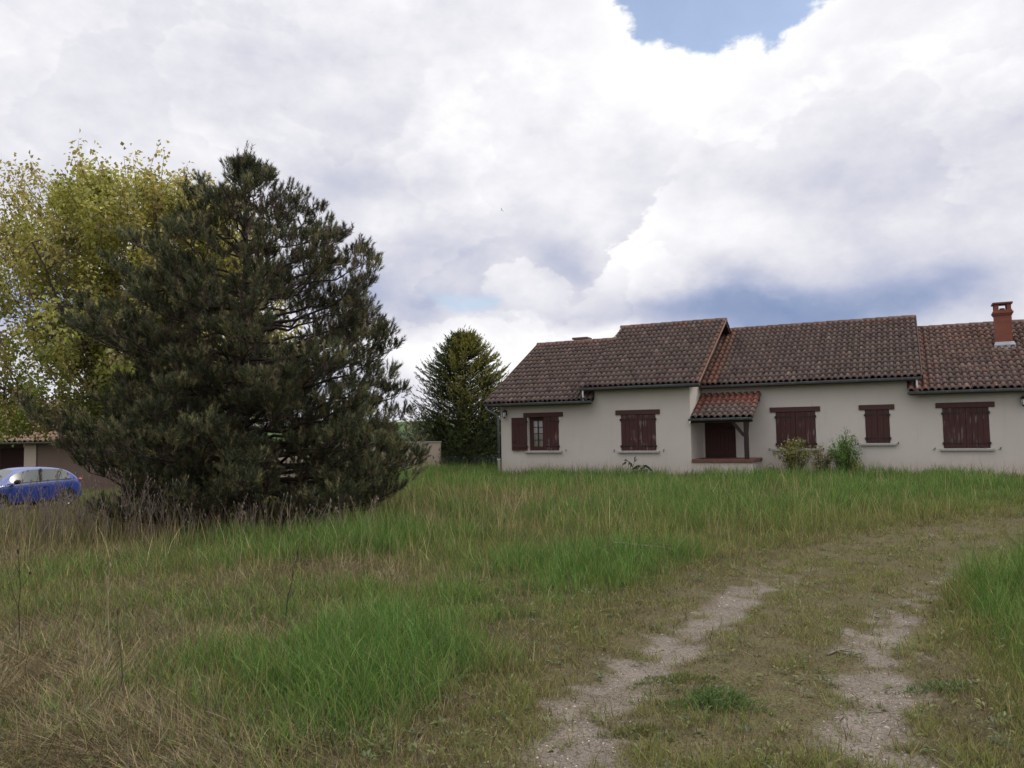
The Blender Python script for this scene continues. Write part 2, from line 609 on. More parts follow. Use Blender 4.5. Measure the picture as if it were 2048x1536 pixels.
# ------------------------------------------------------------------ terrain and track fields
RUT_L = np.array([(-0.2, -2), (-0.05, 2.6), (0.24, 4.14), (0.92, 5.58), (1.53, 6.68), (3.04, 9.18), (5.52, 11.42), (7.74, 12.96), (11, 14.3), (16, 15.4), (24, 16)])
RUT_R = np.array([(1.60, -2), (1.66, 2.6), (1.79, 4.07), (2.33, 5.27), (2.72, 6.13), (3.45, 7.19), (4.45, 8.45), (6.3, 10.42), (8.6, 11.75), (11.5, 12.75), (16, 13.7), (24, 14.2)])
RUT_M = np.array([(0.7, -2), (0.8, 2.6), (1.02, 4.1), (1.62, 5.42), (2.12, 6.4), (2.9, 7.7), (3.75, 8.85), (5.9, 10.95), (8.1, 12.35), (11.2, 13.5), (16, 14.5), (24, 15.1)])


def pdist(px, py, line, signed=False):
    best = np.full(np.shape(px), 1e9)
    sg = np.zeros(np.shape(px))
    for (x0, y0), (x1, y1) in zip(line[:-1], line[1:]):
        vx, vy = x1 - x0, y1 - y0
        t = np.clip(((px - x0) * vx + (py - y0) * vy) / (vx * vx + vy * vy), 0, 1)
        ex, ey = px - x0 - t * vx, py - y0 - t * vy
        d = np.hypot(ex, ey)
        c = vx * (py - y0) - vy * (px - x0)
        m = d < best
        best = np.where(m, d, best)
        sg = np.where(m, np.sign(c), sg)
    return best * sg if signed else best      # positive: left of the line


def ground_h(x, y):
    x, y = np.asarray(x, float), np.asarray(y, float)
    h = 0.12 * sstep(13, 21, y) * sstep(-9, -3, x) - 0.80 * sstep(-6.5, -13.0, x) * sstep(12.5, 22, y)
    h = h + (fbm(x, y, 3.1, 3, 3) - 0.5) * 0.10 * sstep(1.0, 2.5, pdist(x, y, RUT_M))
    h = h + (fbm(x, y, 0.5, 9, 2) - 0.5) * 0.03
    for ln in (RUT_L, RUT_R):
        h = h - 0.045 * np.exp(-(pdist(x, y, ln) / 0.30) ** 2)
    h = h - 0.25 * sstep(30, 60, y) + 0.0
    return h


def bare_f(x, y):
    """how bare the wheel ruts are, 0..1"""
    n = fbm(x, y, 0.45, 21, 4)
    n2 = fbm(x, y, 1.3, 27, 3)
    dl, dr = pdist(x, y, RUT_L), pdist(x, y, RUT_R)
    sl = np.exp(-(dl / 0.31) ** 2) * (0.30 + 0.72 * sstep(10.5, 6.8, y))
    sr = np.exp(-(dr / 0.32) ** 2) * (0.42 + 0.46 * sstep(8.6, 5.8, y))
    b = np.maximum(sl, sr) * 1.15 + (n - 0.5) * 1.05 + (n2 - 0.5) * 0.6 + (fbm(x, y, 0.16, 87, 3) - 0.5) * 1.3
    return sstep(0.45, 1.0, b)


def gauss(x, y, L):
    v = 0
    for cx, cy, rx, ry, a in L:
        v = v + a * np.exp(-((x - cx) / rx) ** 2 - ((y - cy) / ry) ** 2)
    return v


def veg(x, y):
    """lush, dry (0..1), grass height"""
    n = fbm(x, y, 1.1, 41, 4) - 0.5
    n2 = fbm(x, y, 0.4, 47, 3) - 0.5
    sd_ = pdist(x, y, RUT_M, True)                     # + left of the track
    rv = np.maximum(sstep(-0.90, -1.15, sd_) * sstep(6.2, 7.4, y), sstep(-1.15, -1.5, sd_) * sstep(4.3, 5.6, y))
    lush = gauss(x, y, [(0.95, 9.6, 1.25, 1.5, 1.0), (0.35, 8.0, 0.65, 0.9, 0.95), (-0.98, 5.0, 0.42, 1.1, 1.15), (-0.35, 6.4, 0.5, 0.9, 0.40), (-1.35, 6.3, 0.30, 0.5, 0.7), (-0.15, 7.2, 0.7, 1.0, 0.45), (-1.0, 8.6, 0.9, 0.8, 0.4), (-3.4, 11.2, 1.6, 0.9, 0.35), (-2.9, 5.6, 0.5, 0.35, 0.5), (-1.9, 12.0, 1.6, 1.4, 0.55),
                        (-5.3, 5.9, 0.35, 0.7, 0.9), (-3.6, 8.6, 0.5, 0.5, 0.5), (-2.9, 4.3, 0.35, 0.5, 0.6), (-2.3, 7.0, 0.4, 0.4, 0.4), (1.2, 4.75, 0.42, 0.30, 0.8),
                        (0.5, 15, 3.5, 1.4, 0.35), (9, 17, 7, 1.6, 0.6), (3.5, 16.2, 3.0, 1.6, 0.5)])
    lush = lush + 0.75 * sstep(18.5, 21.5, y + 0.42 * x) * sstep(-6, -2, x)
    lush = lush + 1.15 * rv
    dry = gauss(x, y, [(-3.2, 6.0, 2.2, 2.6, 0.95), (-2.1, 9.3, 0.9, 0.9, 0.9), (-7, 11, 4, 4, 0.75), (8.2, 19.3, 2.8, 1.0, 0.75), (-1.0, 16.5, 3.2, 2.4, 0.6),
                       (-0.5, 5.2, 0.40, 1.0, 0.55), (-3, 3.5, 3, 1.2, 0.8), (0.0, 13, 2.5, 1.2, 0.25), (-7, 15, 4, 2, 0.6), (2.4, 18.5, 2, 1, 0.5), (5.5, 17.6, 1.5, 0.8, 0.5)])
    verge = np.exp(-((np.abs(sd_) - 1.2) / 0.55) ** 2) * (sd_ > 0) + 0.9 * np.exp(-((np.abs(sd_) - 1.2) / 0.35) ** 2) * (sd_ < 0)
    track = sstep(1.35, 1.0, np.abs(sd_) - n * 0.5) * (1 - 0.0)
    lush = np.clip(0.06 + lush * (0.85 + 2.4 * n + 1.0 * n2) + n * 1.7 + n2 * 0.7 - 0.75 * verge, 0, 1) * (1 - 0.45 * track)
    dry = np.clip(dry * (1 - 0.25 * lush) + n2 * 0.9 - n * 0.5, 0, 1)
    h = 0.125 + 0.11 * lush + 0.13 * sstep(8, 14, y) - 0.06 * sstep(17.5, 20.5, y + 0.45 * x) - 0.02 * dry
    track = track * (1 - rv)
    verge = verge * (1 - rv)
    h = h * (1 - 0.60 * verge) * (1 - 0.82 * track) + 0.06 * np.exp(-((x - 1.2) / 0.4) ** 2 - ((y - 4.7) / 0.3) ** 2)
    h = np.maximum(h, 0.30 * rv * sstep(5.0, 7.5, y)) + 0.07 * rv
    h = np.clip(h * (1 + n * 1.5 + n2 * 0.6), 0.018, 0.5)
    return lush, dry, h, track, verge


YAW, Z0 = 0.4558, 27.7138
CY_, SY_ = math.cos(YAW), math.sin(YAW)


def to_fac(x, y):
    return x * CY_ - (y - Z0) * SY_, x * SY_ + (y - Z0) * CY_


def from_fac(u, w):
    return u * CY_ + w * SY_, Z0 - u * SY_ + w * CY_


# ------------------------------------------------------------------ ground sheet
def graded(lo, hi, f0, f1, step, grow=1.22):
    a = list(np.arange(f0, f1 + 1e-6, step))
    s, p = step, f1
    while p < hi:
        s *= grow
        p += s
        a.append(p)
    s, p = step, f0
    while p > lo:
        s *= grow
        p -= s
        a.insert(0, p)
    return np.array(a)


gx = graded(-900, 900, -6.5, 8.0, 0.055)
gy = graded(-300, 1500, 2.4, 12.5, 0.055)
GX, GY = np.meshgrid(gx, gy)
GH = ground_h(GX, GY)
nx, ny = len(gx), len(gy)
gv = np.stack([GX, GY, GH], -1).reshape(-1, 3)
ii = np.arange(ny - 1)[:, None] * nx + np.arange(nx - 1)[None]
gq = np.stack([ii, ii + 1, ii + 1 + nx, ii + nx], -1).reshape(-1, 4)
fx, fy = gv[:, 0], gv[:, 1]
lush, dry, hh, trk, vrg = veg(fx, fy)
bare = bare_f(fx, fy)
thatch = np.array([0.080, 0.062, 0.036])
green = np.array([0.040, 0.048, 0.018])
soil = np.array([0.205, 0.172, 0.142])
far = np.array([0.085, 0.115, 0.035])
gcol = thatch + (green - thatch) * np.clip(lush + 0.25 - dry * 0.5, 0, 1)[:, None]
tk = np.array([0.118, 0.102, 0.048])
gcol = gcol + (tk - gcol) * (np.clip(trk + 0.5 * vrg, 0, 1) * 0.85)[:, None]
gcol = gcol + (soil * (0.85 + 0.3 * fbm(fx, fy, 0.6, 61, 3))[:, None] - gcol) * bare[:, None]
gcol = gcol + (far - gcol) * sstep(32, 60, np.hypot(fx, fy))[:, None]


def mat_ground():
    m, t, out = new_mat('ground_soil')
    a = t.node('ShaderNodeAttribute', attribute_name='col').outputs['Color']
    oc = t.node('ShaderNodeTexCoord').outputs['Object']
    n1 = t.noise(oc, 3.0, 6, 0.65)
    n2 = t.noise(oc, 38.0, 5, 0.7)
    vo = t.node('ShaderNodeTexVoronoi')
    t.l.new(oc, vo.inputs['Vector'])
    vo.inputs['Scale'].default_value = 62.0
    st = t.smooth(vo.outputs['Distance'], 0.10, 0.42, 1.0, 0.0)
    bw = t.node('ShaderNodeSeparateColor')
    t.l.new(vo.outputs['Color'], bw.inputs[0])
    c = t.mixc(t.smooth(n1, 0.35, 0.7), t.mixc(0.28, a, (0.05, 0.04, 0.025)), a)
    c = t.mixc(t.m('MULTIPLY', t.smooth(n2, 0.47, 0.64), 0.62), c, (0.050, 0.038, 0.024))
    lum = t.node('ShaderNodeRGBToBW')
    t.l.new(a, lum.inputs[0])
    grav = t.m('MULTIPLY', t.smooth(lum.outputs[0], 0.13, 0.21), t.m('MULTIPLY', st, t.smooth(bw.outputs[0], 0.45, 0.95)))
    c = t.mixc(t.m('MULTIPLY', grav, 0.8), c, (0.50, 0.45, 0.40))
    principled(t, out, c, 0.95, 0.12, 0, t.m('ADD', t.m('MULTIPLY', n2, 0.8), st), 0.8, 0.02)
    return m


M['ground'] = mat_ground()
ground = np_mesh('ground', gv, gq, None, M['ground'], None, gcol, True)
tag(ground, 'soil of the field under the grass', None, None, 'structure')

# the track: its own sheet 4 mm above the ground, following both ruts
tl = []
seg = np.linspace(0, 1, 60)
cl = []
for (x0, y0), (x1, y1) in zip(RUT_M[1:-1], RUT_M[2:]):
    L = math.hypot(x1 - x0, y1 - y0)
    k = max(2, int(L / 0.06))
    for i in range(k):
        t = i / k
        cl.append((x0 + (x1 - x0) * t, y0 + (y1 - y0) * t))
cl = np.array(cl)
for _ in range(40):
    cl[1:-1] = (cl[:-2] + 2 * cl[1:-1] + cl[2:]) / 4
dv = np.gradient(cl, axis=0)
dv /= np.linalg.norm(dv, axis=1)[:, None]
nv = np.stack([-dv[:, 1], dv[:, 0]], -1)
ws = np.linspace(-1.25, 1.25, 44)
TX = cl[:, None, :] + nv[:, None, :] * ws[None, :, None]
tx_, ty_ = TX[..., 0].ravel(), TX[..., 1].ravel()
wob = 0.004 - 0.03 * sstep(1.02, 1.25, np.abs(np.tile(ws, len(cl))) + (fbm(tx_, ty_, 0.35, 77, 3) - 0.5) * 0.3)
tv = np.stack([tx_, ty_, ground_h(tx_, ty_) + wob + 0.004], -1)
k0, k1 = TX.shape[:2]
ii = np.arange(k0 - 1)[:, None] * k1 + np.arange(k1 - 1)[None]
tq = np.stack([ii, ii + k1, ii + k1 + 1, ii + 1], -1).reshape(-1, 4)
_, _, _, trk2, _ = veg(tx_, ty_)
b2 = bare_f(tx_, ty_)
tc = thatch + (tk - thatch) * (trk2 * 0.85)[:, None]
tc = tc + (soil * (0.85 + 0.3 * fbm(tx_, ty_, 0.6, 61, 3))[:, None] - tc) * b2[:, None]
track = np_mesh('dirt_track', tv, tq, None, M['ground'], None, tc, True)
tag(track, 'two rut gravel farm track curving right towards the house', None, None, 'structure')

# low green hill far behind
hx = np.linspace(-320, 260, 90)
hy = np.linspace(140, 420, 30)
HX, HY = np.meshgrid(hx, hy)
HZ = -1.5 + 6.5 * np.exp(-((HX + 40) / 90) ** 2) * np.sin(np.clip((HY - 140) / 280, 0, 1) * np.pi) ** 1.2 + 3.0 * fbm(HX, HY, 40, 5, 3) * np.sin(np.clip((HY - 140) / 280, 0, 1) * np.pi)
ii = np.arange(29)[:, None] * 90 + np.arange(89)[None]
hill_c = np.where((fbm(HX, HY, 30, 15, 3).reshape(-1, 1) > 0.52), np.array([0.10, 0.17, 0.05]), np.array([0.07, 0.11, 0.05]))
hill = np_mesh('hill', np.stack([HX, HY, HZ], -1).reshape(-1, 3), np.stack([ii, ii + 1, ii + 91, ii + 90], -1).reshape(-1, 4), None, M['leaf'], None, hill_c, True)
tag(hill, 'low green hill far behind the garden wall', None, None, 'structure')
# ------------------------------------------------------------------ the house (local frame: x along the facade, y into the house)
TILE_BROWN = np.array([0.110, 0.079, 0.067])
TILE_ORANGE = np.array([0.24, 0.105, 0.072])
TILE_DARK = np.array([0.085, 0.058, 0.054])


def tile_roof(name, u0, u1, w0, z0, w1, z1, parent, colour, pitch_u=0.178, row=0.36, back=False, mat=None, seed=0):
    """half-round tiles on the slope from the eave (w0, z0) up to (w1, z1); one mesh"""
    r = np.random.default_rng(50 + seed)
    L = math.hypot(w1 - w0, z1 - z0)
    nc, nr = max(1, round((u1 - u0) / pitch_u)), max(1, round(L / row))
    dw, dz_ = (w1 - w0) / L, (z1 - z0) / L
    nw, nz = -dz_, dw
    if nz < 0:
        nw, nz = -nw, -nz
    cw = (u1 - u0) / nc
    prof = [(0.0, 0.004), (0.09, 0.0), (0.17, 0.004), (0.185, 0.022), (0.24, 0.045), (0.33, 0.062), (0.45, 0.072), (0.57, 0.072), (0.69, 0.062), (0.78, 0.045),
            (0.835, 0.022), (0.85, 0.004), (0.93, 0.0), (1.0, 0.004)]
    V_, Q_, C_ = [], [], []
    n = len(prof)
    for j in range(nr):
        s0, s1 = L * j / nr - (0.03 if j else 0.0), L * (j + 1) / nr + 0.01
        for i in range(nc):
            du = r.normal(0, 0.005)
            ds = r.normal(0, 0.008)
            lift = 0.042 + r.normal(0, 0.004)
            c = colour((u0 + (i + 0.5) * cw), (j + 0.5) / nr, r)
            o = len(V_)
            for (s_, hgt) in ((s0 + ds, lift), (s1, 0.0)):
                for t, y in prof:
                    uu = u0 + (i + t) * cw + du
                    hh_ = y + hgt
                    V_.append((uu, w0 + dw * s_ + nw * hh_, z0 + dz_ * s_ + nz * hh_))
                    C_.append(c)
            for k in range(n - 1):
                Q_.append((o + k, o + k + 1, o + n + k + 1, o + n + k))
            if j or True:                                    # thickness of the lower lip
                o2 = len(V_)
                for t, y in prof:
                    uu = u0 + (i + t) * cw + du
                    hh_ = y + lift - 0.026
                    V_.append((uu, w0 + dw * (s0 + ds) + nw * hh_, z0 + dz_ * (s0 + ds) + nz * hh_))
                    C_.append(c)
                for k in range(n - 1):
                    Q_.append((o2 + k, o2 + k + 1, o + k + 1, o + k))
    return np_mesh(name, np.array(V_), np.array(Q_), None, mat or M['tile'], parent, np.array(C_))


def roof_colour(u_orange=None, top_orange=True, extra=None, k=1.0):
    def f(u, v, r):
        c = TILE_BROWN * (1 + r.normal(0, 0.11)) * np.array([1 + r.normal(0, 0.04), 1, 1 + r.normal(0, 0.04)])
        if r.random() < 0.07:
            c = TILE_DARK * (1 + r.normal(0, 0.15))
        if r.random() < 0.03:
            c = np.array([0.16, 0.115, 0.095]) * (1 + r.normal(0, 0.12))
        o = 0.0
        if top_orange and v > 0.93:
            o = 0.32 + r.normal(0, 0.2)
        if u_orange is not None:
            o = max(o, (1 - abs(u - u_orange) / 0.30) * 1.0 + r.normal(0, 0.12))
        if extra:
            o = max(o, extra(u, v, r))
        o = min(max(o, 0.0), 1.0)
        return np.clip((c + (TILE_ORANGE - c) * o) * k, 0.01, 0.8)
    return f


def ridge(name, u0, u1, w, z, parent, rad=0.105, step=0.40, col=(0.13, 0.095, 0.08)):
    V_, Q_, C_ = [], [], []
    n = max(1, round((u1 - u0) / step))
    st = (u1 - u0) / n
    r = np.random.default_rng(int(abs(u0) * 100) + 3)
    for i in range(n):
        a, b = u0 + i * st - 0.03, u0 + (i + 1) * st
        c = np.array(col) * (1 + r.normal(0, 0.15))
        o = len(V_)
        for uu, rr in ((a, rad * 1.10), (b, rad * 0.97)):
            for k in range(9):
                t = math.pi * k / 8
                V_.append((uu, w + math.cos(t) * rr * 1.15, z - rad + math.sin(t) * rr))
                C_.append(c)
        for k in range(8):
            Q_.append((o + k, o + k + 1, o + 10 + k, o + 9 + k))
        o2 = len(V_)
        for k in range(9):
            t = math.pi * k / 8
            V_.append((a, w + math.cos(t) * rad * 0.93, z - rad + math.sin(t) * rad * 0.93))
            C_.append(c * 0.8)
        for k in range(8):
            Q_.append((o2 + k, o2 + k + 1, o + k + 1, o + k))
    return np_mesh(name, np.array(V_), np.array(Q_), None, M['tile'], parent, np.array(C_))


def gutter(name, u0, u1, w, z, parent, rad=0.065):
    """half-round gutter whose front lip runs at (w, z)"""
    m = MB()
    prof = []
    cw_ = w + rad
    for k in range(9):
        t = math.pi + math.pi * k / 8
        prof.append((cw_ + math.cos(t) * rad, z + math.sin(t) * rad * 1.1))
    inner = [(cw_ + (p - cw_) * 0.93, z + (q - z) * 0.93) for p, q in reversed(prof)]
    ring = prof + inner
    n = len(ring)
    vs = [(u0, p, q) for p, q in ring] + [(u1, p, q) for p, q in ring]
    m.add(vs, [(k, (k + 1) % n, n + (k + 1) % n, n + k) for k in range(n)])
    m.add([(u0, p, q) for p, q in prof], [tuple(range(9))])
    m.add([(u1, p, q) for p, q in prof], [tuple(reversed(range(9)))])
    m.tube([(u0, w, z + 0.004), (u1, w, z + 0.004)], 0.011, 6)
    u = u0 + 0.4
    while u < u1:                                            # brackets
        m.box((u, w - 0.006, z - 0.05), (u + 0.025, w + 0.004, z + 0.004))
        u += 0.62
    return m.build(name, M['zinc'], parent)


house = empty('house', (0, Z0, 0), -YAW)
tag(house, 'long single storey beige house with stepped clay tile roofs and closed red brown shutters', 'house')

TP = math.tan(R_(28.8))
# sections: u0, u1 (wall), front w, ridge w, gutter w, gutter z, ridge z
SEC = {1: (-0.46, 3.06, 0.0, 4.418, -0.40, 2.632, 5.283), 2: (3.06, 6.26, 0.0, 4.418, -0.40, 3.061, 5.727),
       3: (6.26, 12.44, 1.66, 5.69, 1.26, 3.069, 5.491), 4: (12.44, 20.5, 1.66, 5.69, 1.26, 2.641, 5.082)}
ROOFU = {1: (-0.936, 3.09), 2: (2.634, 6.66), 3: (6.30, 12.84), 4: (12.46, 20.9)}
HOLES = {1: [(0.60, 1.75, 1.00, 2.155)], 2: [(3.968, 5.135, 0.985, 2.155)],
         3: [(6.33, 7.34, 0.66, 2.60), (8.617, 9.817, 0.98, 2.15), (11.247, 11.921, 1.135, 2.15)],
         4: [(13.335, 14.516, 0.965, 2.15), (17.2, 18.4, 0.965, 2.15)]}
for k, (u0, u1, wf, wr, wg, zg, zr) in SEC.items():
    m = MB()
    zt = zg + 0.10
    us = sorted({u0, u1, *[h[0] for h in HOLES[k]], *[h[1] for h in HOLES[k]]})
    zs = sorted({-0.6, zt, *[h[2] for h in HOLES[k]], *[h[3] for h in HOLES[k]]})
    for a, b in zip(us[:-1], us[1:]):
        for c, d in zip(zs[:-1], zs[1:]):
            if any(h[0] <= (a + b) / 2 <= h[1] and h[2] <= (c + d) / 2 <= h[3] for h in HOLES[k]):
                continue
            m.add([(a, wf, c), (b, wf, c), (b, wf, d), (a, wf, d)], [(0, 1, 2, 3)])
    for (a, b, c, d) in HOLES[k]:                            # reveals and a closed back
        e = wf + 0.26
        m.add([(a, wf, c), (a, wf, d), (a, e, d), (a, e, c)], [(0, 1, 2, 3)])
        m.add([(b, wf, c), (b, e, c), (b, e, d), (b, wf, d)], [(0, 1, 2, 3)])
        m.add([(a, wf, d), (b, wf, d), (b, e, d), (a, e, d)], [(0, 1, 2, 3)])
        m.add([(a, wf, c), (a, e, c), (b, e, c), (b, wf, c)], [(0, 1, 2, 3)])
        m.add([(a, e, c), (a, e, d), (b, e, d), (b, e, c)], [(0, 1, 2, 3)])
    wb = 2 * wr - wf
    zrr = zr - 0.20
    for uu, fl in ((u0, 1), (u1, 0)):
        vs = [(uu, wf, -0.6), (uu, wb, -0.6), (uu, wb, zt), (uu, wr, zrr), (uu, wf, zt)]
        m.add(vs, [tuple(reversed(range(5))) if fl else tuple(range(5))])
    m.add([(u0, wb, -0.6), (u1, wb, -0.6), (u1, wb, zt), (u0, wb, zt)], [(3, 2, 1, 0)])
    m.build('wall', M['wall'], house)

roofs = {}
for k, (u0, u1, wf, wr, wg, zg, zr) in SEC.items():
    a, b = ROOFU[k]
    if k == 4:
        ex = lambda u, v, r: (0.30 if u < 12.95 else 0.0) + r.normal(0, 0.06) + 0.55 * v * v
        cf = roof_colour(12.75, True, lambda u, v, r: 0.10 + 0.30 * max(0.0, v - 0.35) + r.normal(0, 0.10), 1.1)
    elif k == 3:
        cf = roof_colour(6.62, True)
    elif k == 2:
        cf = roof_colour(None, True, lambda u, v, r: 0.3 if u > 6.5 else 0.0)
    else:
        cf = roof_colour(None, True)
    zl0, zr0 = zg + 0.015, zr - 0.085
    rf = tile_roof('roof', a, b, wg + 0.02, zl0, wr, zr0, house, cf, seed=k)
    roofs[k] = rf
    tile_roof('roof_slope', a, b, 2 * wr - wg - 0.02, zl0, wr, zr0, rf, cf, seed=k + 10, row=0.5)
    ridge('ridge_cap', a, b, wr, zr + 0.0, rf)
    # boarding, rafters' fascia and barge boards under the tiles
    m = MB()
    off = 0.055
    for s_ in (1, -1):
        w0_ = wr - s_ * (wr - wg - 0.07)
        z0_ = zl0 - 0.02
        vs = []
        for uu in (a + 0.03, b - 0.03):
            vs += [(uu, w0_, z0_ - 0.02), (uu, wr, zr0 - 0.02), (uu, wr, zr0 - off - 0.06), (uu, w0_, z0_ - off - 0.04)]
        m.add(vs, [(0, 1, 2, 3), (7, 6, 5, 4), (0, 4, 5, 1), (3, 2, 6, 7), (0, 3, 7, 4)])
    m.build('roof_boarding', M['beam'], rf)
    gutter('gutter', a - 0.0 if k != 4 else 12.44, b, wg, zg, house) if k != 3 else gutter('gutter', 6.33, b, wg, zg, house)
# mortared verge along the edge where the second roof oversails the third
m = MB()
k = SEC[2]
w_a, z_a, w_b, z_b = k[4] + 0.02, k[5] + 0.03, k[3], k[6] - 0.06
m.bar((6.668, w_a, z_a + 0.01), (6.668, w_b, z_b + 0.01), 0.014, 0.07)
m.build('verge_strip', M['mortar'], roofs[2])
m = MB()
m.bar((12.852, SEC[3][4] + 0.02, SEC[3][5] + 0.03), (12.852, SEC[3][3], SEC[3][6] - 0.06), 0.022, 0.09)
m.build('verge_strip', M['beam'], roofs[3])
m = MB()
m.bar((-0.948, -0.38, 2.66), (-0.948, 4.418, 5.22), 0.022, 0.09)
m.build('verge_strip', M['beam'], roofs[1])

# chimneys (sub-parts of their roofs)
m = MB()
cu, cw0 = 15.235, 3.84
hw = 0.225
m.box((cu - hw, cw0, 3.7), (cu + hw, cw0 + 0.45, 5.05))
for i, (g, za, zb) in enumerate(((0.025, 5.05, 5.10), (0.05, 5.10, 5.165), (0.022, 5.165, 5.215))):
    m.box((cu - hw - g, cw0 - g, za), (cu + hw + g, cw0 + 0.45 + g, zb))
for sx in (-1, 1):
    for sy in (0, 1):
        x0 = cu + sx * (hw - 0.058) - 0.058
        y0 = cw0 + sy * (0.45 - 0.11)
        m.box((x0, y0, 5.215), (x0 + 0.116, y0 + 0.11, 5.40))
m.tube([(cu, cw0 + 0.22, 5.20), (cu, cw0 + 0.22, 5.285)], [0.085, 0.075], 10, 1)
m.box((cu - hw - 0.045, cw0 - 0.045, 5.40), (cu + hw + 0.045, cw0 + 0.495, 5.455), 1)
m.build('chimney', [M['brick'], M['edge']], roofs[4], 0.006)
m = MB()
zf = 2.656 + (cw0 - 1.28) * TP
m.add([(cu - 0.29, cw0 - 0.09, zf + 0.05), (cu + 0.29, cw0 - 0.09, zf + 0.05), (cu + 0.25, cw0 - 0.012, zf + 0.15), (cu - 0.25, cw0 - 0.012, zf + 0.15),
       (cu - 0.29, cw0 - 0.09, zf - 0.06), (cu + 0.29, cw0 - 0.09, zf - 0.06)], [(0, 1, 2, 3), (4, 5, 1, 0)])
m.build('chimney_flashing', M['flash'], roofs[4])
m = MB()
m.box((0.28, 5.30, 4.4), (0.82, 5.75, 5.42), 0)
m.box((0.22, 5.24, 5.42), (0.88, 5.81, 5.50), 1)
m.build('chimney', [M['brick'], M['edge']], roofs[1])


def shutter(name, u0, u1, z0, z1, w, parent, mat, straps=True, inner=False, hinge=-1):
    m = MB()
    n = max(2, round((u1 - u0) / 0.145))
    bw = (u1 - u0) / n
    for i in range(n):
        m.box((u0 + i * bw + 0.003, w - 0.030 + random.uniform(-0.002, 0.002), z0), (u0 + (i + 1) * bw - 0.003, w, z1))
    if inner:                                                # ledged and braced inside face
        for zc in (z0 + 0.16, z1 - 0.16):
            m.box((u0 + 0.02, w - 0.052, zc - 0.055), (u1 - 0.02, w - 0.031, zc + 0.055))
        m.bar((u0 + 0.10, w - 0.042, z1 - 0.23), (u1 - 0.10, w - 0.042, z0 + 0.23), 0.022, 0.10)
        m.box((u0 + 0.03, w - 0.058, z0 + 0.30), (u0 + 0.22, w - 0.050, z0 + 0.33), 1)
    hs = u0 if hinge < 0 else u1
    for zc in (z0 + 0.13, z1 - 0.15):
        if straps:
            e = u0 + 0.84 * (u1 - u0) if hinge < 0 else u0 + 0.16 * (u1 - u0)
            m.box((min(hs, e), w - 0.040, zc - 0.016), (max(hs, e), w - 0.031, zc + 0.016), 1)
        m.box((hs - 0.035, w - 0.055, zc - 0.035), (hs + 0.035, w - 0.028, zc + 0.035), 1)
    return m.build(name, [mat, M['iron']], parent)


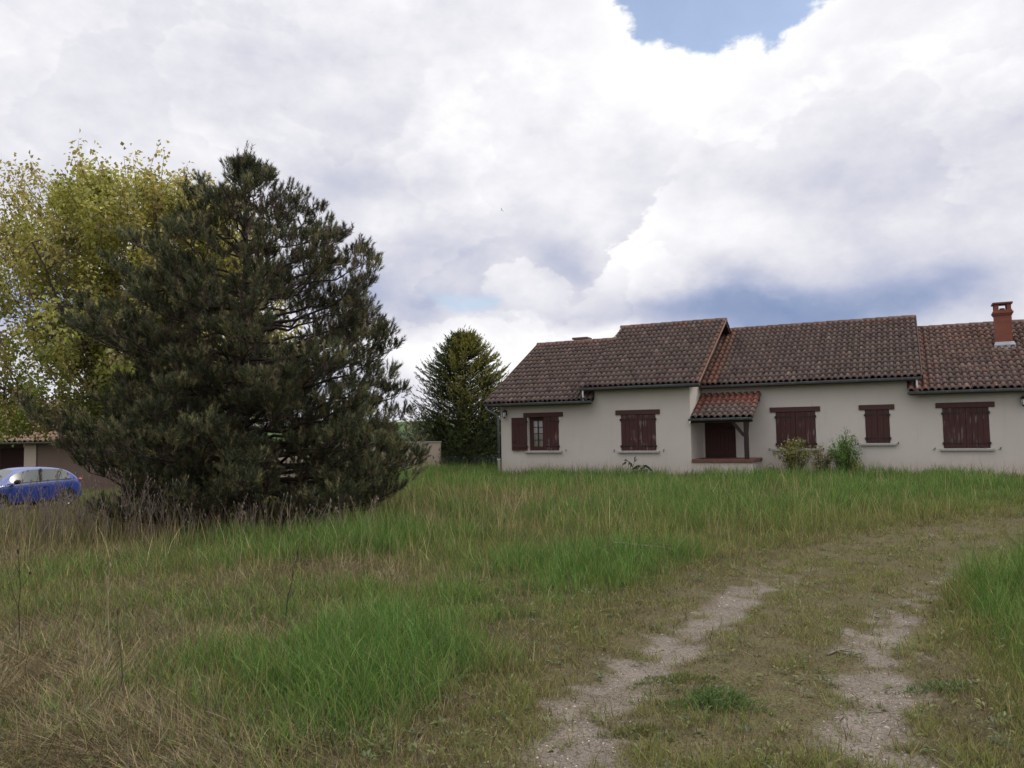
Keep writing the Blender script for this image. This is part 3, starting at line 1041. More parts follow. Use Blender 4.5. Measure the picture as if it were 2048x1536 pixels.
def window(spec, wf, lint, sill, mat, open_left=False, second=None):
    u0, u1, z0, z1 = spec
    m = MB()
    e = wf + 0.13
    for a, b in (((u0 + 0.001, e, z0 + 0.001), (u0 + 0.055, e + 0.06, z1 - 0.001)), ((u1 - 0.055, e, z0 + 0.001), (u1 - 0.001, e + 0.06, z1 - 0.001)),
                 ((u0 + 0.055, e + 0.001, z0 + 0.001), (u1 - 0.055, e + 0.06, z0 + 0.055)), ((u0 + 0.055, e + 0.001, z1 - 0.055), (u1 - 0.055, e + 0.06, z1 - 0.001))):
        m.box(a, b)
    w_o = m.build('window', M['red'], house)
    m = MB()
    m.box((lint[0], wf - 0.035, z1), (lint[1], wf - 0.0005, z1 + 0.155))
    m.build('lintel', M['lintel'], w_o, 0.006)
    m = MB()
    m.add([(sill[0], wf - 0.075, z0 - 0.075), (sill[1], wf - 0.075, z0 - 0.075), (sill[1], wf - 0.0005, z0 - 0.075), (sill[0], wf - 0.0005, z0 - 0.075),
           (sill[0], wf - 0.075, z0 - 0.018), (sill[1], wf - 0.075, z0 - 0.018), (sill[1], wf - 0.0005, z0 + 0.002), (sill[0], wf - 0.0005, z0 + 0.002)],
          [(0, 3, 2, 1), (4, 5, 6, 7), (0, 1, 5, 4), (1, 2, 6, 5), (2, 3, 7, 6), (3, 0, 4, 7)])
    m.build('sill', M['sill'], w_o, 0.004)
    mid = (u0 + u1) / 2
    if open_left:
        s1 = shutter('shutter', -0.02, 0.575, z0 + 0.01, z1 - 0.005, wf - 0.030, w_o, M['red'], False, True, 1)
        s1['label'] = 'shutter folded open flat against the wall'
    else:
        shutter('shutter', u0 + 0.008, mid - 0.003, z0 + 0.012, z1 - 0.01, wf + 0.012, w_o, mat, True, False, -1)
    shutter('shutter', mid + 0.003, u1 - 0.008, z0 + 0.012, z1 - 0.01, wf + 0.012, w_o, second or mat, True, False, 1)
    if open_left:
        for a, b in ((u0 + 0.056, mid - 0.002), (mid + 0.002, u1 - 0.056)):
            f = MB()
            zb, zt_ = z0 + 0.056, z1 - 0.056
            y0, y1 = e - 0.012, e + 0.040
            f.box((a, y0, zb), (a + 0.075, y1, zt_))
            f.box((b - 0.075, y0, zb), (b, y1, zt_))
            f.box((a + 0.075, y0 + 0.001, zb), (b - 0.075, y1, zb + 0.085))
            f.box((a + 0.075, y0 + 0.001, zt_ - 0.075), (b - 0.075, y1, zt_))
            c = (a + b) / 2
            f.box((c - 0.014, y0 + 0.004, zb + 0.085), (c + 0.014, y1 - 0.006, zt_ - 0.075))
            for j in (1, 2, 3):
                zz = zb + 0.085 + (zt_ - zb - 0.16) * j / 4
                f.box((a + 0.075, y0 + 0.006, zz - 0.013), (b - 0.075, y1 - 0.008, zz + 0.013))
            f.build('casement', M['red'], w_o)
            p = MB()
            p.box((a + 0.06, e + 0.016, zb + 0.07), (b - 0.06, e + 0.020, zt_ - 0.06))
            p.build('pane', M['thin'], w_o)
        cu_ = MB()
        nn = 40
        vs, fs = [], []
        for i in range(nn + 1):
            x = u0 + 0.03 + (u1 - u0 - 0.06) * i / nn
            y = e + 0.085 + 0.012 * math.sin(i * 1.7) + 0.006 * math.sin(i * 4.1)
            vs += [(x, y, z0 + 0.03), (x, y, z1 - 0.03)]
        for i in range(nn):
            fs.append((2 * i, 2 * i + 2, 2 * i + 3, 2 * i + 1))
        cu_.add(vs, fs)
        cu_.build('curtain', M['lace'], w_o)
    return w_o


window(HOLES[1][0], 0.0, (0.429, 1.918), (0.488, 1.87), M['red'], True, M['red_worn'])['label'] = 'window with one shutter open showing small panes'
window(HOLES[2][0], 0.0, (3.79, 5.286), (3.859, 5.249), M['red_worn'])
window(HOLES[3][1], 1.66, (8.445, 9.966), (8.49, 9.94), M['red_worn'])
window(HOLES[3][2], 1.66, (11.077, 12.07), (11.087, 12.083), M['red'])['label'] = 'small narrow window with closed shutters'
window(HOLES[4][0], 1.66, (13.167, 14.672), (13.232, 14.621), M['red_worn'])
window(HOLES[4][1], 1.66, (17.05, 18.55), (17.1, 18.5), M['red'])
for u, z, w in ((2.03, 0.995, 0.0), (3.74, 0.985, 0.0), (5.40, 0.985, 0.0), (8.41, 0.955, 1.66), (10.03, 0.955, 1.66), (11.02, 1.12, 1.66), (12.14, 1.12, 1.66), (13.10, 0.945, 1.66), (14.76, 0.945, 1.66)):
    m = MB()
    m.bar((u - 0.05, w - 0.002, z - 0.02), (u, w - 0.07, z), 0.012, 0.012)
    m.box((u - 0.006, w - 0.082, z - 0.035), (u + 0.006, w - 0.070, z + 0.040))
    m.box((u - 0.022, w - 0.080, z + 0.016), (u + 0.022, w - 0.072, z + 0.036))
    m.build('shutter_catch', M['iron'], house)

# entrance: door, step, canopy on one post
m = MB()
n = 8
bw = 1.01 / n
for i in range(n):
    m.box((6.332 + i * bw + 0.002, 1.70 + (0.004 if i % 2 else 0), 0.70), (6.332 + (i + 1) * bw - 0.002, 1.76, 2.598))
m.box((6.335, 1.685, 0.78), (7.335, 1.701, 0.92))
m.box((6.335, 1.685, 1.50), (7.335, 1.701, 1.62))
door = m.build('door', M['red'], house)
m = MB()
m.tube([(7.22, 1.70, 1.66), (7.22, 1.65, 1.66), (7.12, 1.645, 1.66)], 0.011, 6)
m.build('handle', M['iron'], door)
m = MB()
m.box((6.263, 0.005, -0.5), (8.13, 1.657, 0.598))
step = m.build('porch_step', M['wall'], house)
m = MB()
m.box((6.265, -0.035, 0.600), (8.165, 1.655, 0.70))
m.build('step_edge', M['edge'], step, 0.008)
m = MB()
m.box((7.885, 0.0, 0.705), (8.015, 0.13, 1.93))
post = m.build('porch_post', M['beam'], house, 0.006)
m = MB()
m.bar((7.885, 0.065, 1.42), (7.56, 0.065, 1.84), 0.09, 0.09)
m.build('brace', M['beam'], post)
m = MB()
m.bar((7.95, 0.12, 1.42), (7.95, 0.50, 1.98), 0.09, 0.09)
m.build('brace', M['beam'], post)
cf = lambda u, v, r: np.clip((TILE_BROWN * 1.15 * (1 + r.normal(0, 0.12))) * (1 - (o := min(1.0, max(0.0, (v - 0.42) * 3.2 + r.normal(0, 0.12) + (0.9 if u < 6.5 else 0) + (0.25 if u > 8.0 else 0)))))
                             + TILE_ORANGE * np.array([0.86, 0.72, 0.72]) * o, 0.01, 0.8)
canopy = tile_roof('porch_canopy', 6.268, 8.20, -0.10, 1.985, 1.655, 2.785, house, cf, 0.193, 0.33, seed=31)
m = MB()
ang = math.atan2(0.8, 1.755)
for uu in (6.30, 6.9, 7.5, 8.10):
    m.bar((uu, -0.06, 1.93), (uu, 1.64, 2.70), 0.07, 0.09)
m.box((6.27, 0.02, 1.84), (8.15, 0.12, 1.935))
m.box((6.27, 1.60, 2.52), (8.15, 1.655, 2.64))
m.build('canopy_frame', M['beam'], canopy)
m = MB()
vs = []
for uu in (6.27, 8.19):
    vs += [(uu, -0.08, 1.975), (uu, 1.655, 2.767), (uu, 1.655, 2.745), (uu, -0.08, 1.953)]
m.add(vs, [(0, 1, 2, 3), (7, 6, 5, 4), (0, 4, 5, 1), (3, 2, 6, 7), (0, 3, 7, 4)])
m.build('canopy_boarding', M['beam'], canopy)
gutter('gutter', 6.22, 8.16, -0.135, 1.965, canopy, 0.055)
m = MB()
m.tube([(6.27, -0.08, 1.92), (6.26, -0.10, 1.86), (6.255, -0.13, 1.80)], 0.022, 8)
m.build('spout', M['white'], canopy)

# downpipes
m = MB()
m.tube([(-0.86, -0.335, 2.58), (-0.86, -0.335, 2.50), (-0.80, -0.31, 2.43), (-0.56, -0.16, 2.28), (-0.52, -0.11, 2.18), (-0.515, -0.095, 2.05), (-0.515, -0.095, 0.72)], 0.042, 10)
for z in (0.95, 1.9):
    m.tube([(-0.515, -0.095, z), (-0.515, -0.095, z + 0.03)], 0.050, 10)
dp = m.build('downpipe', M['zinc'], house)
m = MB()
m.tube([(-0.515, -0.095, 0.72), (-0.515, -0.095, 0.70), (-0.515, -0.095, 0.69), (-0.515, -0.095, -0.1)], [0.066, 0.066, 0.054, 0.054], 10)
m.build('pipe_shoe', M['white'], dp)
m = MB()
m.tube([(2.78, -0.335, 3.00), (2.78, -0.335, 2.84), (2.80, -0.36, 2.76), (2.80, -0.36, 2.60)], [0.032, 0.036, 0.036, 0.030], 8)
m.build('downpipe', M['zinc_light'], house)
m = MB()
m.tube([(12.70, 1.325, 3.00), (12.70, 1.325, 2.84), (12.715, 1.31, 2.76), (12.72, 1.31, 2.60)], [0.034, 0.036, 0.036, 0.034], 8)
m.build('downpipe', M['zinc_light'], house)
# wall lanterns
for (u, w, z) in ((-0.25, -0.16, 2.22), (15.36, 1.50, 2.22)):
    m = MB()
    m.box((u - 0.035, w + 0.130, z + 0.02), (u + 0.035, w + 0.158, z + 0.20))
    m.tube([(u, w + 0.13, z + 0.10), (u, w + 0.07, z + 0.22), (u, w, z + 0.25), (u, w, z + 0.20)], 0.011, 6)
    m.tube([(u, w, z + 0.205), (u, w, z + 0.18), (u, w, z + 0.125)], [0.015, 0.03, 0.088], 6, sm=False)
    m.tube([(u, w, z - 0.05), (u, w, z - 0.035)], [0.045, 0.052], 6, sm=False)
    m.tube([(u, w, z - 0.09), (u, w, z - 0.05)], [0.008, 0.04], 6, sm=False)
    for k in range(6):
        t = 2 * math.pi * k / 6
        m.bar((u + 0.05 * math.cos(t), w + 0.05 * math.sin(t), z - 0.04), (u + 0.078 * math.cos(t), w + 0.078 * math.sin(t), z + 0.13), 0.010, 0.010)
    ln = m.build('wall_lantern', M['iron'], house)
    m = MB()
    m.tube([(u, w, z - 0.034), (u, w, z + 0.124)], [0.046, 0.072], 6, sm=False)
    m.build('lantern_glass', M['lace'], ln)

# ------------------------------------------------------------------ garden wall
gw = MB()
gw.box((-11.5, 33.35, -1.2), (-3.05, 33.60, 1.275))
gwo = gw.build('garden_wall', M['wall2'], None, 0.01)
tag(gwo, 'low tan rendered garden wall ending beside the bushy conifer', 'wall')
m = MB()
m.box((-11.52, 33.32, 1.277), (-3.02, 33.63, 1.315))
m.build('wall_cap', M['sill'], gwo, 0.008)

# ------------------------------------------------------------------ neighbouring house on the left
nh = empty('house', (-25.5, 38.0, -0.85), R_(4))
tag(nh, 'low neighbouring house with faded terracotta roof half hidden behind yellow green tree', 'house')
m = MB()
def wall_box(m, a, b):
    m.box(a, b)
wall_box(m, (-9, 0.0, -0.4), (-3.0, 8.0, 2.42))
wall_box(m, (2.55, 0.002, -0.4), (9.0, 8.0, 2.42))
wall_box(m, (-3.0, 1.6, -0.4), (2.55, 7.9, 2.418))
m.build('wall', M['wall3'], nh)
m = MB()
m.box((1.95, -0.05, -0.4), (2.50, 0.45, 2.38))
m.build('pillar', M['wall2'], nh)
m = MB()
m.box((-0.9, 0.05, -0.4), (-0.72, 0.23, 2.38))
m.build('porch_post', M['stick'], nh)
m = MB()
m.box((-2.6, 1.50, -0.2), (-1.2, 1.598, 2.1))
m.build('door', M['red'], nh)
m = MB()
m.box((0.0, 1.50, -0.2), (1.6, 1.598, 2.1))
m.build('door', M['red'], nh)
PALE = np.array([0.27, 0.18, 0.125])
cfn = lambda u, v, r: np.clip(PALE * (1 + r.normal(0, 0.14)), 0.02, 0.8)
nr_ = tile_roof('roof', -9.6, 9.5, -0.5, 2.42, 4.0, 4.40, nh, cfn, 0.24, 0.38, seed=40)
tile_roof('roof_slope', -9.6, 9.5, 8.5, 2.42, 4.0, 4.40, nr_, cfn, 0.4, 0.7, seed=41)
ridge('ridge_cap', -9.6, 9.5, 4.0, 4.50, nr_, col=(0.34, 0.20, 0.14))
m = MB()
vs = []
for uu in (-9.5, 9.4):
    vs += [(uu, -0.42, 2.40), (uu, 4.0, 4.36), (uu, 8.4, 2.40), (uu, 8.4, 2.30), (uu, 4.0, 4.24), (uu, -0.42, 2.30)]
m.add(vs, [(0, 1, 2, 3, 4, 5), (11, 10, 9, 8, 7, 6), (0, 6, 7, 1), (1, 7, 8, 2), (5, 4, 10, 11), (4, 3, 9, 10), (0, 5, 11, 6), (2, 8, 9, 3)])
m.build('roof_boarding', M['beam'], nr_)
gutter('gutter', -9.6, 9.5, -0.52, 2.40, nh)


# ------------------------------------------------------------------ blue hatchback
def mat_paint(name, col):
    m, t, out = new_mat(name)
    b = principled(t, out, col, 0.32, 0.5)
    b.inputs['Coat Weight'].default_value = 0.8
    b.inputs['Coat Roughness'].default_value = 0.08
    return m


M['paint'] = mat_paint('blue_paint', (0.012, 0.040, 0.25))
M['tyre'] = mat_plain('tyre', (0.02, 0.02, 0.02), 0.85, 0.2)
M['rim'] = mat_plain('alloy', (0.42, 0.42, 0.43), 0.35, 0.5, 0.7, 0.1)
M['lamp'] = mat_plain('lamp_lens', (0.72, 0.72, 0.70), 0.15, 0.7, 0.1, 0.1)
M['trim'] = mat_plain('black_trim', (0.015, 0.015, 0.016), 0.55, 0.4)
M['redlamp'] = mat_plain('tail_lens', (0.28, 0.015, 0.012), 0.2, 0.6)

CARZ = -0.76
car = empty('car', (-17.4, 27.8, CARZ), R_(248))
tag(car, 'blue hatchback car parked in long weeds left of the dark pine', 'car')
# stations: x, half width, belt z, top z, roof half width, bottom z
ST = [(-2.00, 0.62, 0.62, 0.70, 0.40, 0.34), (-1.96, 0.78, 0.80, 0.95, 0.52, 0.24), (-1.84, 0.83, 0.94, 1.10, 0.56, 0.20), (-1.50, 0.86, 0.97, 1.34, 0.56, 0.18), (-1.05, 0.87, 0.96, 1.43, 0.57, 0.18),
      (-0.45, 0.87, 0.94, 1.47, 0.58, 0.18), (0.10, 0.87, 0.93, 1.46, 0.57, 0.18), (0.42, 0.87, 0.92, 1.40, 0.55, 0.18), (0.80, 0.87, 0.91, 1.19, 0.58, 0.18), (1.16, 0.86, 0.90, 0.985, 0.64, 0.18),
      (1.34, 0.85, 0.86, 0.93, 0.62, 0.18), (1.66, 0.82, 0.78, 0.85, 0.58, 0.20), (1.88, 0.74, 0.68, 0.74, 0.50, 0.22), (2.02, 0.56, 0.50, 0.56, 0.36, 0.28)]


def car_sec(x, hw, zb, zt, rw, z0):
    return [(0.0, z0), (hw * 0.80, z0), (hw * 0.97, z0 + 0.10), (hw, z0 + 0.28), (hw * 0.985, z0 + (zb - z0) * 0.72), (hw * 0.95, zb - 0.03), (hw * 0.90, zb + 0.015),
            (rw + (hw * 0.90 - rw) * 0.22, zt - (zt - zb) * 0.16), (rw * 0.86, zt - 0.012), (0.0, zt + 0.012)]


secs = [car_sec(*s) for s in ST]
half = len(secs[0])
ring = [[(ST[i][0], y, z) for (y, z) in s] + [(ST[i][0], -y, z) for (y, z) in s[-2:0:-1]] for i, s in enumerate(secs)]
NR = len(ring[0])
bm = bmesh.new()
bvs = [[bm.verts.new(p) for p in r] for r in ring]
glass_faces = []
for i in range(len(ring) - 1):
    for k in range(NR):
        k2 = (k + 1) % NR
        f = bm.faces.new((bvs[i][k], bvs[i][k2], bvs[i + 1][k2], bvs[i + 1][k]))
        f.smooth = True
        kk = k if k < half - 1 else NR - 1 - k
        xm = (ST[i][0] + ST[i + 1][0]) / 2
        f.material_index = 0
        if kk == 6 and -1.55 < xm < 0.85:
            f.material_index = 1
        if kk in (8,) and (0.38 < xm < 1.18 or -1.86 < xm < -1.45):
            f.material_index = 1
        if kk in (0, 1):
            f.material_index = 2
bm.faces.new(bvs[0])
bm.faces.new(list(reversed(bvs[-1])))
bmesh.ops.recalc_face_normals(bm, faces=bm.faces)


def car_part(name, mi, mat, parent):
    b = bm.copy()
    bmesh.ops.delete(b, geom=[f for f in b.faces if f.material_index != mi], context='FACES')
    me = bpy.data.meshes.new(name)
    b.to_mesh(me)
    b.free()
    for p in me.polygons:
        p.material_index = 0
        p.use_smooth = True
    me.materials.append(mat)
    o = bpy.data.objects.new(name, me)
    COL.objects.link(o)
    o.parent = parent
    s_ = o.modifiers.new('subd', 'SUBSURF')
    s_.levels = s_.render_levels = 2
    return o


car_body = car_part('body', 0, M['paint'], car)
M['carglass'] = mat_glass('car_glass', (0.10, 0.115, 0.11), 0.28)
car_part('windows', 1, M['carglass'], car)
car_part('underbody', 2, M['trim'], car)
bm.free()
m = MB()
for s_ in (1, -1):
    m.tube([(0.95, s_ * 0.815, 0.93), (0.05, s_ * 0.815, 0.965), (-0.9, s_ * 0.81, 0.985), (-1.5, s_ * 0.80, 0.99)], 0.012, 6)
    m.bar((-0.28, s_ * 0.80, 0.96), (-0.36, s_ * 0.66, 1.40), 0.07, 0.02)
m.build('window_trim', M['trim'], car)
for s_ in (1, -1):
    m = MB()
    m.tube([(0.72, s_ * 0.86, 0.97), (0.70, s_ * 0.95, 1.0), (0.70, s_ * 1.06, 1.0)], [0.05, 0.085, 0.07], 8)
    m.build('mirror', M['trim'], car)
    m = MB()
    m.tube([(1.52, s_ * 0.76, 0.76), (1.70, s_ * 0.735, 0.715), (1.86, s_ * 0.66, 0.665)], [0.05, 0.095, 0.06], 10)
    m.build('headlight', M['lamp'], car)
    m = MB()
    m.tube([(-1.88, s_ * 0.74, 0.86), (-1.93, s_ * 0.70, 0.98)], [0.09, 0.07], 8)
    m.build('tail_light', M['redlamp'], car)
    m = MB()
    m.box((-0.55, s_ * 0.868 - 0.014, 0.76), (-0.36, s_ * 0.868 + 0.014, 0.785))
    m.build('door_handle', M['paint'], car)
    for x in (1.28, -1.26):
        m = MB()
        rr = 0.315
        prof = [(0.80, 0.21), (0.80, 0.29), (0.82, 0.315), (0.86, 0.315), (0.885, 0.29), (0.89, 0.215)]
        vs, fs = [], []
        for k in range(28):
            t = 2 * math.pi * k / 28
            for (y, r_) in prof:
                vs.append((x + r_ * math.cos(t), s_ * y, 0.315 + r_ * math.sin(t)))
        for k in range(28):
            k2 = (k + 1) % 28
            for j in range(5):
                fs.append((k * 6 + j, k * 6 + j + 1, k2 * 6 + j + 1, k2 * 6 + j))
        m.add(vs, fs, 0, True)
        wh = m.build('wheel', M['tyre'], car)
        m = MB()
        for k in range(28):                                  # arch lining
            pass
        vs, fs = [], []
        for k in range(28):
            t = 2 * math.pi * k / 28
            for (y, r_) in ((0.892, 0.222), (0.880, 0.195), (0.83, 0.19)):
                vs.append((x + r_ * math.cos(t), s_ * y, 0.315 + r_ * math.sin(t)))
        for k in range(28):
            k2 = (k + 1) % 28
            for j in range(2):
                fs.append((k * 3 + j, k * 3 + j + 1, k2 * 3 + j + 1, k2 * 3 + j))
        m.add(vs, fs, 0, True)
        for k in range(10):
            t = 2 * math.pi * (k // 2) / 5 + (0.16 if k % 2 else -0.16)
            m.bar((x, s_ * 0.870, 0.315), (x + 0.20 * math.cos(t), s_ * 0.882, 0.315 + 0.20 * math.sin(t)), 0.030, 0.020)
        m.tube([(x, s_ * 0.84, 0.315), (x, s_ * 0.888, 0.315)], 0.05, 12)
        m.build('rim', M['rim'], wh)
        m = MB()
        vs, fs = [], []
        for k in range(17):
            t = math.pi * k / 16
            vs += [(x + 0.335 * math.cos(t), s_ * 0.876, 0.315 + 0.335 * math.sin(t)), (x + 0.375 * math.cos(t), s_ * 0.879, 0.315 + 0.375 * math.sin(t)), (x + 0.335 * math.cos(t), s_ * 0.74, 0.315 + 0.335 * math.sin(t))]
        for k in range(16):
            fs += [(3 * k, 3 * k + 1, 3 * k + 4, 3 * k + 3), (3 * k + 2, 3 * k, 3 * k + 3, 3 * k + 5)]
        vs2 = [(x + 0.37 * math.cos(math.pi * k / 16), s_ * 0.8735, 0.315 + 0.335 * math.sin(math.pi * k / 16)) for k in range(17)]
        m.add(vs, fs)
        m.add(vs2 + [(x - 0.37, s_ * 0.8735, 0.19), (x + 0.37, s_ * 0.8735, 0.19)], [tuple(range(19))])
        m.build('wheel_arch', M['trim'], car)

# ------------------------------------------------------------------ plant helpers (numpy)
UP = np.array([0, 0, 1.0])


def nrm(a):
    return a / np.maximum(np.linalg.norm(a, axis=-1, keepdims=True), 1e-9)


def rand_dirs(n):
    return nrm(rng.normal(size=(n, 3)))


def shoot_needles(P_, D_, L_, K, nlen, width, col, jitter=0.25, spread=(0.45, 1.05)):
    """needles round shoots: P_ starts, D_ axes, L_ lengths; returns verts, tris, colours"""
    n = len(P_)
    t = rng.random((n, K, 1)) ** 0.8
    base = P_[:, None] + D_[:, None] * (L_[:, None, None] * t)
    per = rng.normal(size=(n, K, 3))
    per = nrm(per - (per * D_[:, None]).sum(-1, keepdims=True) * D_[:, None])
    ph = rng.uniform(*spread, size=(n, K, 1)) * (1.05 - 0.5 * t)
    nd = D_[:, None] * np.cos(ph) + per * np.sin(ph)
    ln = nlen * rng.uniform(0.7, 1.2, size=(n, K, 1))
    side = nrm(np.cross(nd, rng.normal(size=(n, K, 3)))) * (width / 2)
    tip = base + nd * ln
    v = np.stack([base - side, base + side, tip], 2).reshape(-1, 3)
    c = col[:, None, :] * (1 + rng.normal(0, jitter, size=(n, K, 1)))
    c = np.repeat(np.clip(c, 0.004, 0.6).reshape(-1, 3), 3, axis=0)
    tr = np.arange(len(v)).reshape(-1, 3)
    return v, tr, c


def leaf_quads(P_, D_, N_, ln, wd, col, fold=0.25, jitter=0.18):
    """pointed folded leaves: four-cornered, two quads' worth in two triangles each side of the midrib"""
    n = len(P_)
    D_ = nrm(D_)
    S_ = nrm(np.cross(D_, N_))
    N2 = np.cross(S_, D_)
    ln = np.broadcast_to(np.asarray(ln), (n,))[:, None]
    wd = np.broadcast_to(np.asarray(wd), (n,))[:, None]
    a = P_
    m_ = P_ + D_ * ln * 0.45
    l = m_ + S_ * wd * 0.5 + N2 * wd * fold
    r = m_ - S_ * wd * 0.5 + N2 * wd * fold
    b = P_ + D_ * ln - N2 * ln * 0.12
    v = np.stack([a, l, b, r], 1).reshape(-1, 3)
    i = np.arange(n)[:, None] * 4
    tr = np.concatenate([i + np.array([[0, 2, 1]]), i + np.array([[0, 3, 2]])], 0)
    c = np.repeat(np.clip(col * (1 + rng.normal(0, jitter, (n, 1))), 0.004, 0.7), 4, axis=0)
    return v, tr, c


class Acc:
    def __init__(s):
        s.v, s.t, s.c, s.n = [], [], [], 0

    def add(s, v, t, c):
        s.v.append(v)
        s.t.append(t + s.n)
        s.c.append(c)
        s.n += len(v)

    def build(s, name, mat, parent=None):
        return np_mesh(name, np.concatenate(s.v), None, np.concatenate(s.t), mat, parent, np.concatenate(s.c))


def bez(p0, p1, p2, n):
    t = np.linspace(0, 1, n)[:, None]
    return (1 - t) ** 2 * p0 + 2 * t * (1 - t) * p1 + t * t * p2


def interp(z, tab):
    zz = [a for a, b in tab]
    return np.interp(z, zz, [b for a, b in tab])


# ------------------------------------------------------------------ the big dark pine
px0, py0 = -5.10, 15.0
RL = [(0.0, 2.3), (0.5, 2.8), (0.9, 2.8), (1.4, 3.4), (1.8, 3.6), (2.2, 3.2), (2.65, 2.1), (3.0, 2.7), (3.4, 3.2), (3.75, 3.1), (4.15, 1.7), (4.45, 2.2), (4.9, 2.3), (5.2, 2.1), (5.5, 1.05), (6.0, 1.0), (6.4, 0.75), (6.8, 0.3), (7.05, 0.05)]
RR = [(0.0, 2.3), (0.4, 2.9), (0.8, 3.4), (1.3, 3.15), (1.8, 2.95), (2.5, 2.85), (3.1, 2.95), (3.6, 2.9), (3.9, 2.5), (4.3, 2.4), (4.7, 2.4), (5.1, 1.95), (5.6, 1.65), (6.1, 0.95), (6.5, 0.60), (6.8, 0.28), (7.05, 0.05)]
pine = empty('pine_tree', (px0, py0, 0.0))
tag(pine, 'broad dark green pine standing in the meadow before the blue car', 'tree')
tk_ = MB()
tp = [(0, 0, -0.3), (0.02, 0, 0.3), (-0.10, 0.02, 1.2), (-0.18, 0.0, 2.2), (-0.08, 0.03, 3.4), (0.02, 0.0, 4.8), (0.0, 0.0, 6.0), (-0.02, 0, 6.9)]
tk_.tube(tp, [0.20, 0.17, 0.15, 0.125, 0.095, 0.06, 0.035, 0.012], 10)
trunk_pt = lambda z: np.array([np.interp(z, [p[2] for p in tp], [p[i] for p in tp]) for i in (0, 1)] + [z])
sP, sD, sL, sC = [], [], [], []
GREEN = np.array([0.068, 0.078, 0.040])
OLIVE = np.array([0.185, 0.170, 0.080])
BROWN = np.array([0.120, 0.085, 0.062])


def put_shoot(p, d, L, kind):
    sP.append(p)
    sD.append(d)
    sL.append(L)
    c = GREEN * random.uniform(0.55, 1.35)
    if random.random() < 0.30:
        c = OLIVE * random.uniform(0.8, 1.3)
    if random.random() < kind:
        c = BROWN * random.uniform(0.7, 1.3)
    sC.append(c)


zt = 0.28
while zt < 6.85:
    nb = 9 if zt < 2.4 else (8 if zt < 4.8 else (6 if zt < 6.2 else 4))
    for b in range(nb):
        a = 2 * math.pi * (b + random.uniform(-0.38, 0.38)) / nb + zt * 2.1
        z_tip = zt + random.uniform(-0.12, 0.12)
        k = (math.cos(a) + 1) / 2
        R = interp(z_tip, RR) * k + interp(z_tip, RL) * (1 - k)
        R *= (0.86 + 0.14 * abs(math.cos(a)))
        R *= (random.uniform(0.84, 1.08) if math.cos(a) > 0.1 else random.uniform(0.66, 1.06)) * (1.12 if zt > 4.6 and math.cos(a) > 0 else 1.0)
        R = max(0.05, R - 0.10)
        f = z_tip / 7.0
        rise = R * (0.04 + 0.42 * f ** 1.2)
        z_s = max(0.15, z_tip - rise)
        p0 = trunk_pt(z_s)
        p2 = np.array([math.cos(a) * R, math.sin(a) * R, z_tip])
        p1 = p0 * 0.40 + p2 * 0.60 + np.array([0, 0, -0.13 * R + random.uniform(-0.1, 0.1)])
        pts = bez(p0, p1, p2, 9)
        pts[1:-1] += rng.normal(0, 0.045, (7, 3))
        r0 = 0.012 + 0.012 * R
        tk_.tube([tuple(q) for q in pts], list(np.linspace(r0, 0.007, 9)), 5, cap=False)
        right_thin = (math.cos(a) > 0.15) and (3.3 < zt < 5.7)
        nlat = max(3, int(R / 0.24))
        for j in range(nlat + 1):
            t = 0.26 + 0.74 * (j + random.random() * 0.8) / nlat
            if j == nlat:
                t = 1.0
            if right_thin and t < 0.55 and random.random() < 0.6:
                continue
            i0 = min(7, int(t * 8))
            q = pts[i0] + (pts[i0 + 1] - pts[i0]) * min(1.0, t * 8 - i0)
            ax = nrm(pts[min(8, i0 + 1)] - pts[max(0, i0 - 1)])
            s_ = 1 if j % 2 else -1
            lat = nrm(np.cross(ax, UP)) * s_
            dirn = nrm(ax * random.uniform(0.5, 1.1) + lat * random.uniform(0.35, 1.0) * (0.25 if j == nlat else 1) + UP * random.uniform(-0.15, 0.40))
            ll = (0.24 + 0.17 * R * (1 - 0.65 * t)) * random.uniform(0.6, 1.25)
            if j == nlat:
                ll *= 0.5
            e1 = q + dirn * ll * 0.55
            e2 = q + dirn * ll * 0.9 + UP * ll * 0.30
            tk_.tube([tuple(q), tuple(e1), tuple(e2)], [0.009, 0.007, 0.004], 3, cap=False)
            # a rounded clump of shoots at the end of every side branch
            tone = random.uniform(0.55, 1.30)
            dead = (0.30 if (right_thin or t < 0.45) else 0.06)
            cr = random.uniform(0.12, 0.21)
            nsh = random.randint(9, 15)
            for _s in range(nsh):
                o_ = nrm(rng.normal(0, 1, 3) * np.array([1, 1, 0.6]) + dirn * 0.5 + UP * 0.35)
                p = e2 + o_ * cr * random.uniform(0.1, 0.9) - UP * 0.04
                d = nrm(o_ * 0.55 + dirn * 0.25 + UP * random.uniform(0.45, 1.1))
                sP.append(p)
                sD.append(d)
                sL.append(random.uniform(0.10, 0.19))
                c = GREEN if random.random() < 0.70 else OLIVE
                if random.random() < dead:
                    c = BROWN
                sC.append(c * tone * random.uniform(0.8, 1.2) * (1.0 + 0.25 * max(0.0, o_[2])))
            for _s in range(2):
                put_shoot(q + (e1 - q) * random.random(), nrm(dirn * 0.4 + UP * 0.7 + rng.normal(0, 0.4, 3)), random.uniform(0.08, 0.15), 0.35)
    zt += 0.27 if zt < 5 else 0.30
for _ in range(46):                                           # upright candles of the leading shoots
    q_ = np.array([random.gauss(0, 0.20), random.gauss(0, 0.16), 0.0])
    q_[2] = 6.95 - 1.3 * abs(q_[0]) + random.uniform(-0.35, 0.10)
    put_shoot(q_, nrm(UP + rng.normal(0, 0.18, 3)), random.uniform(0.18, 0.30), 0.02)
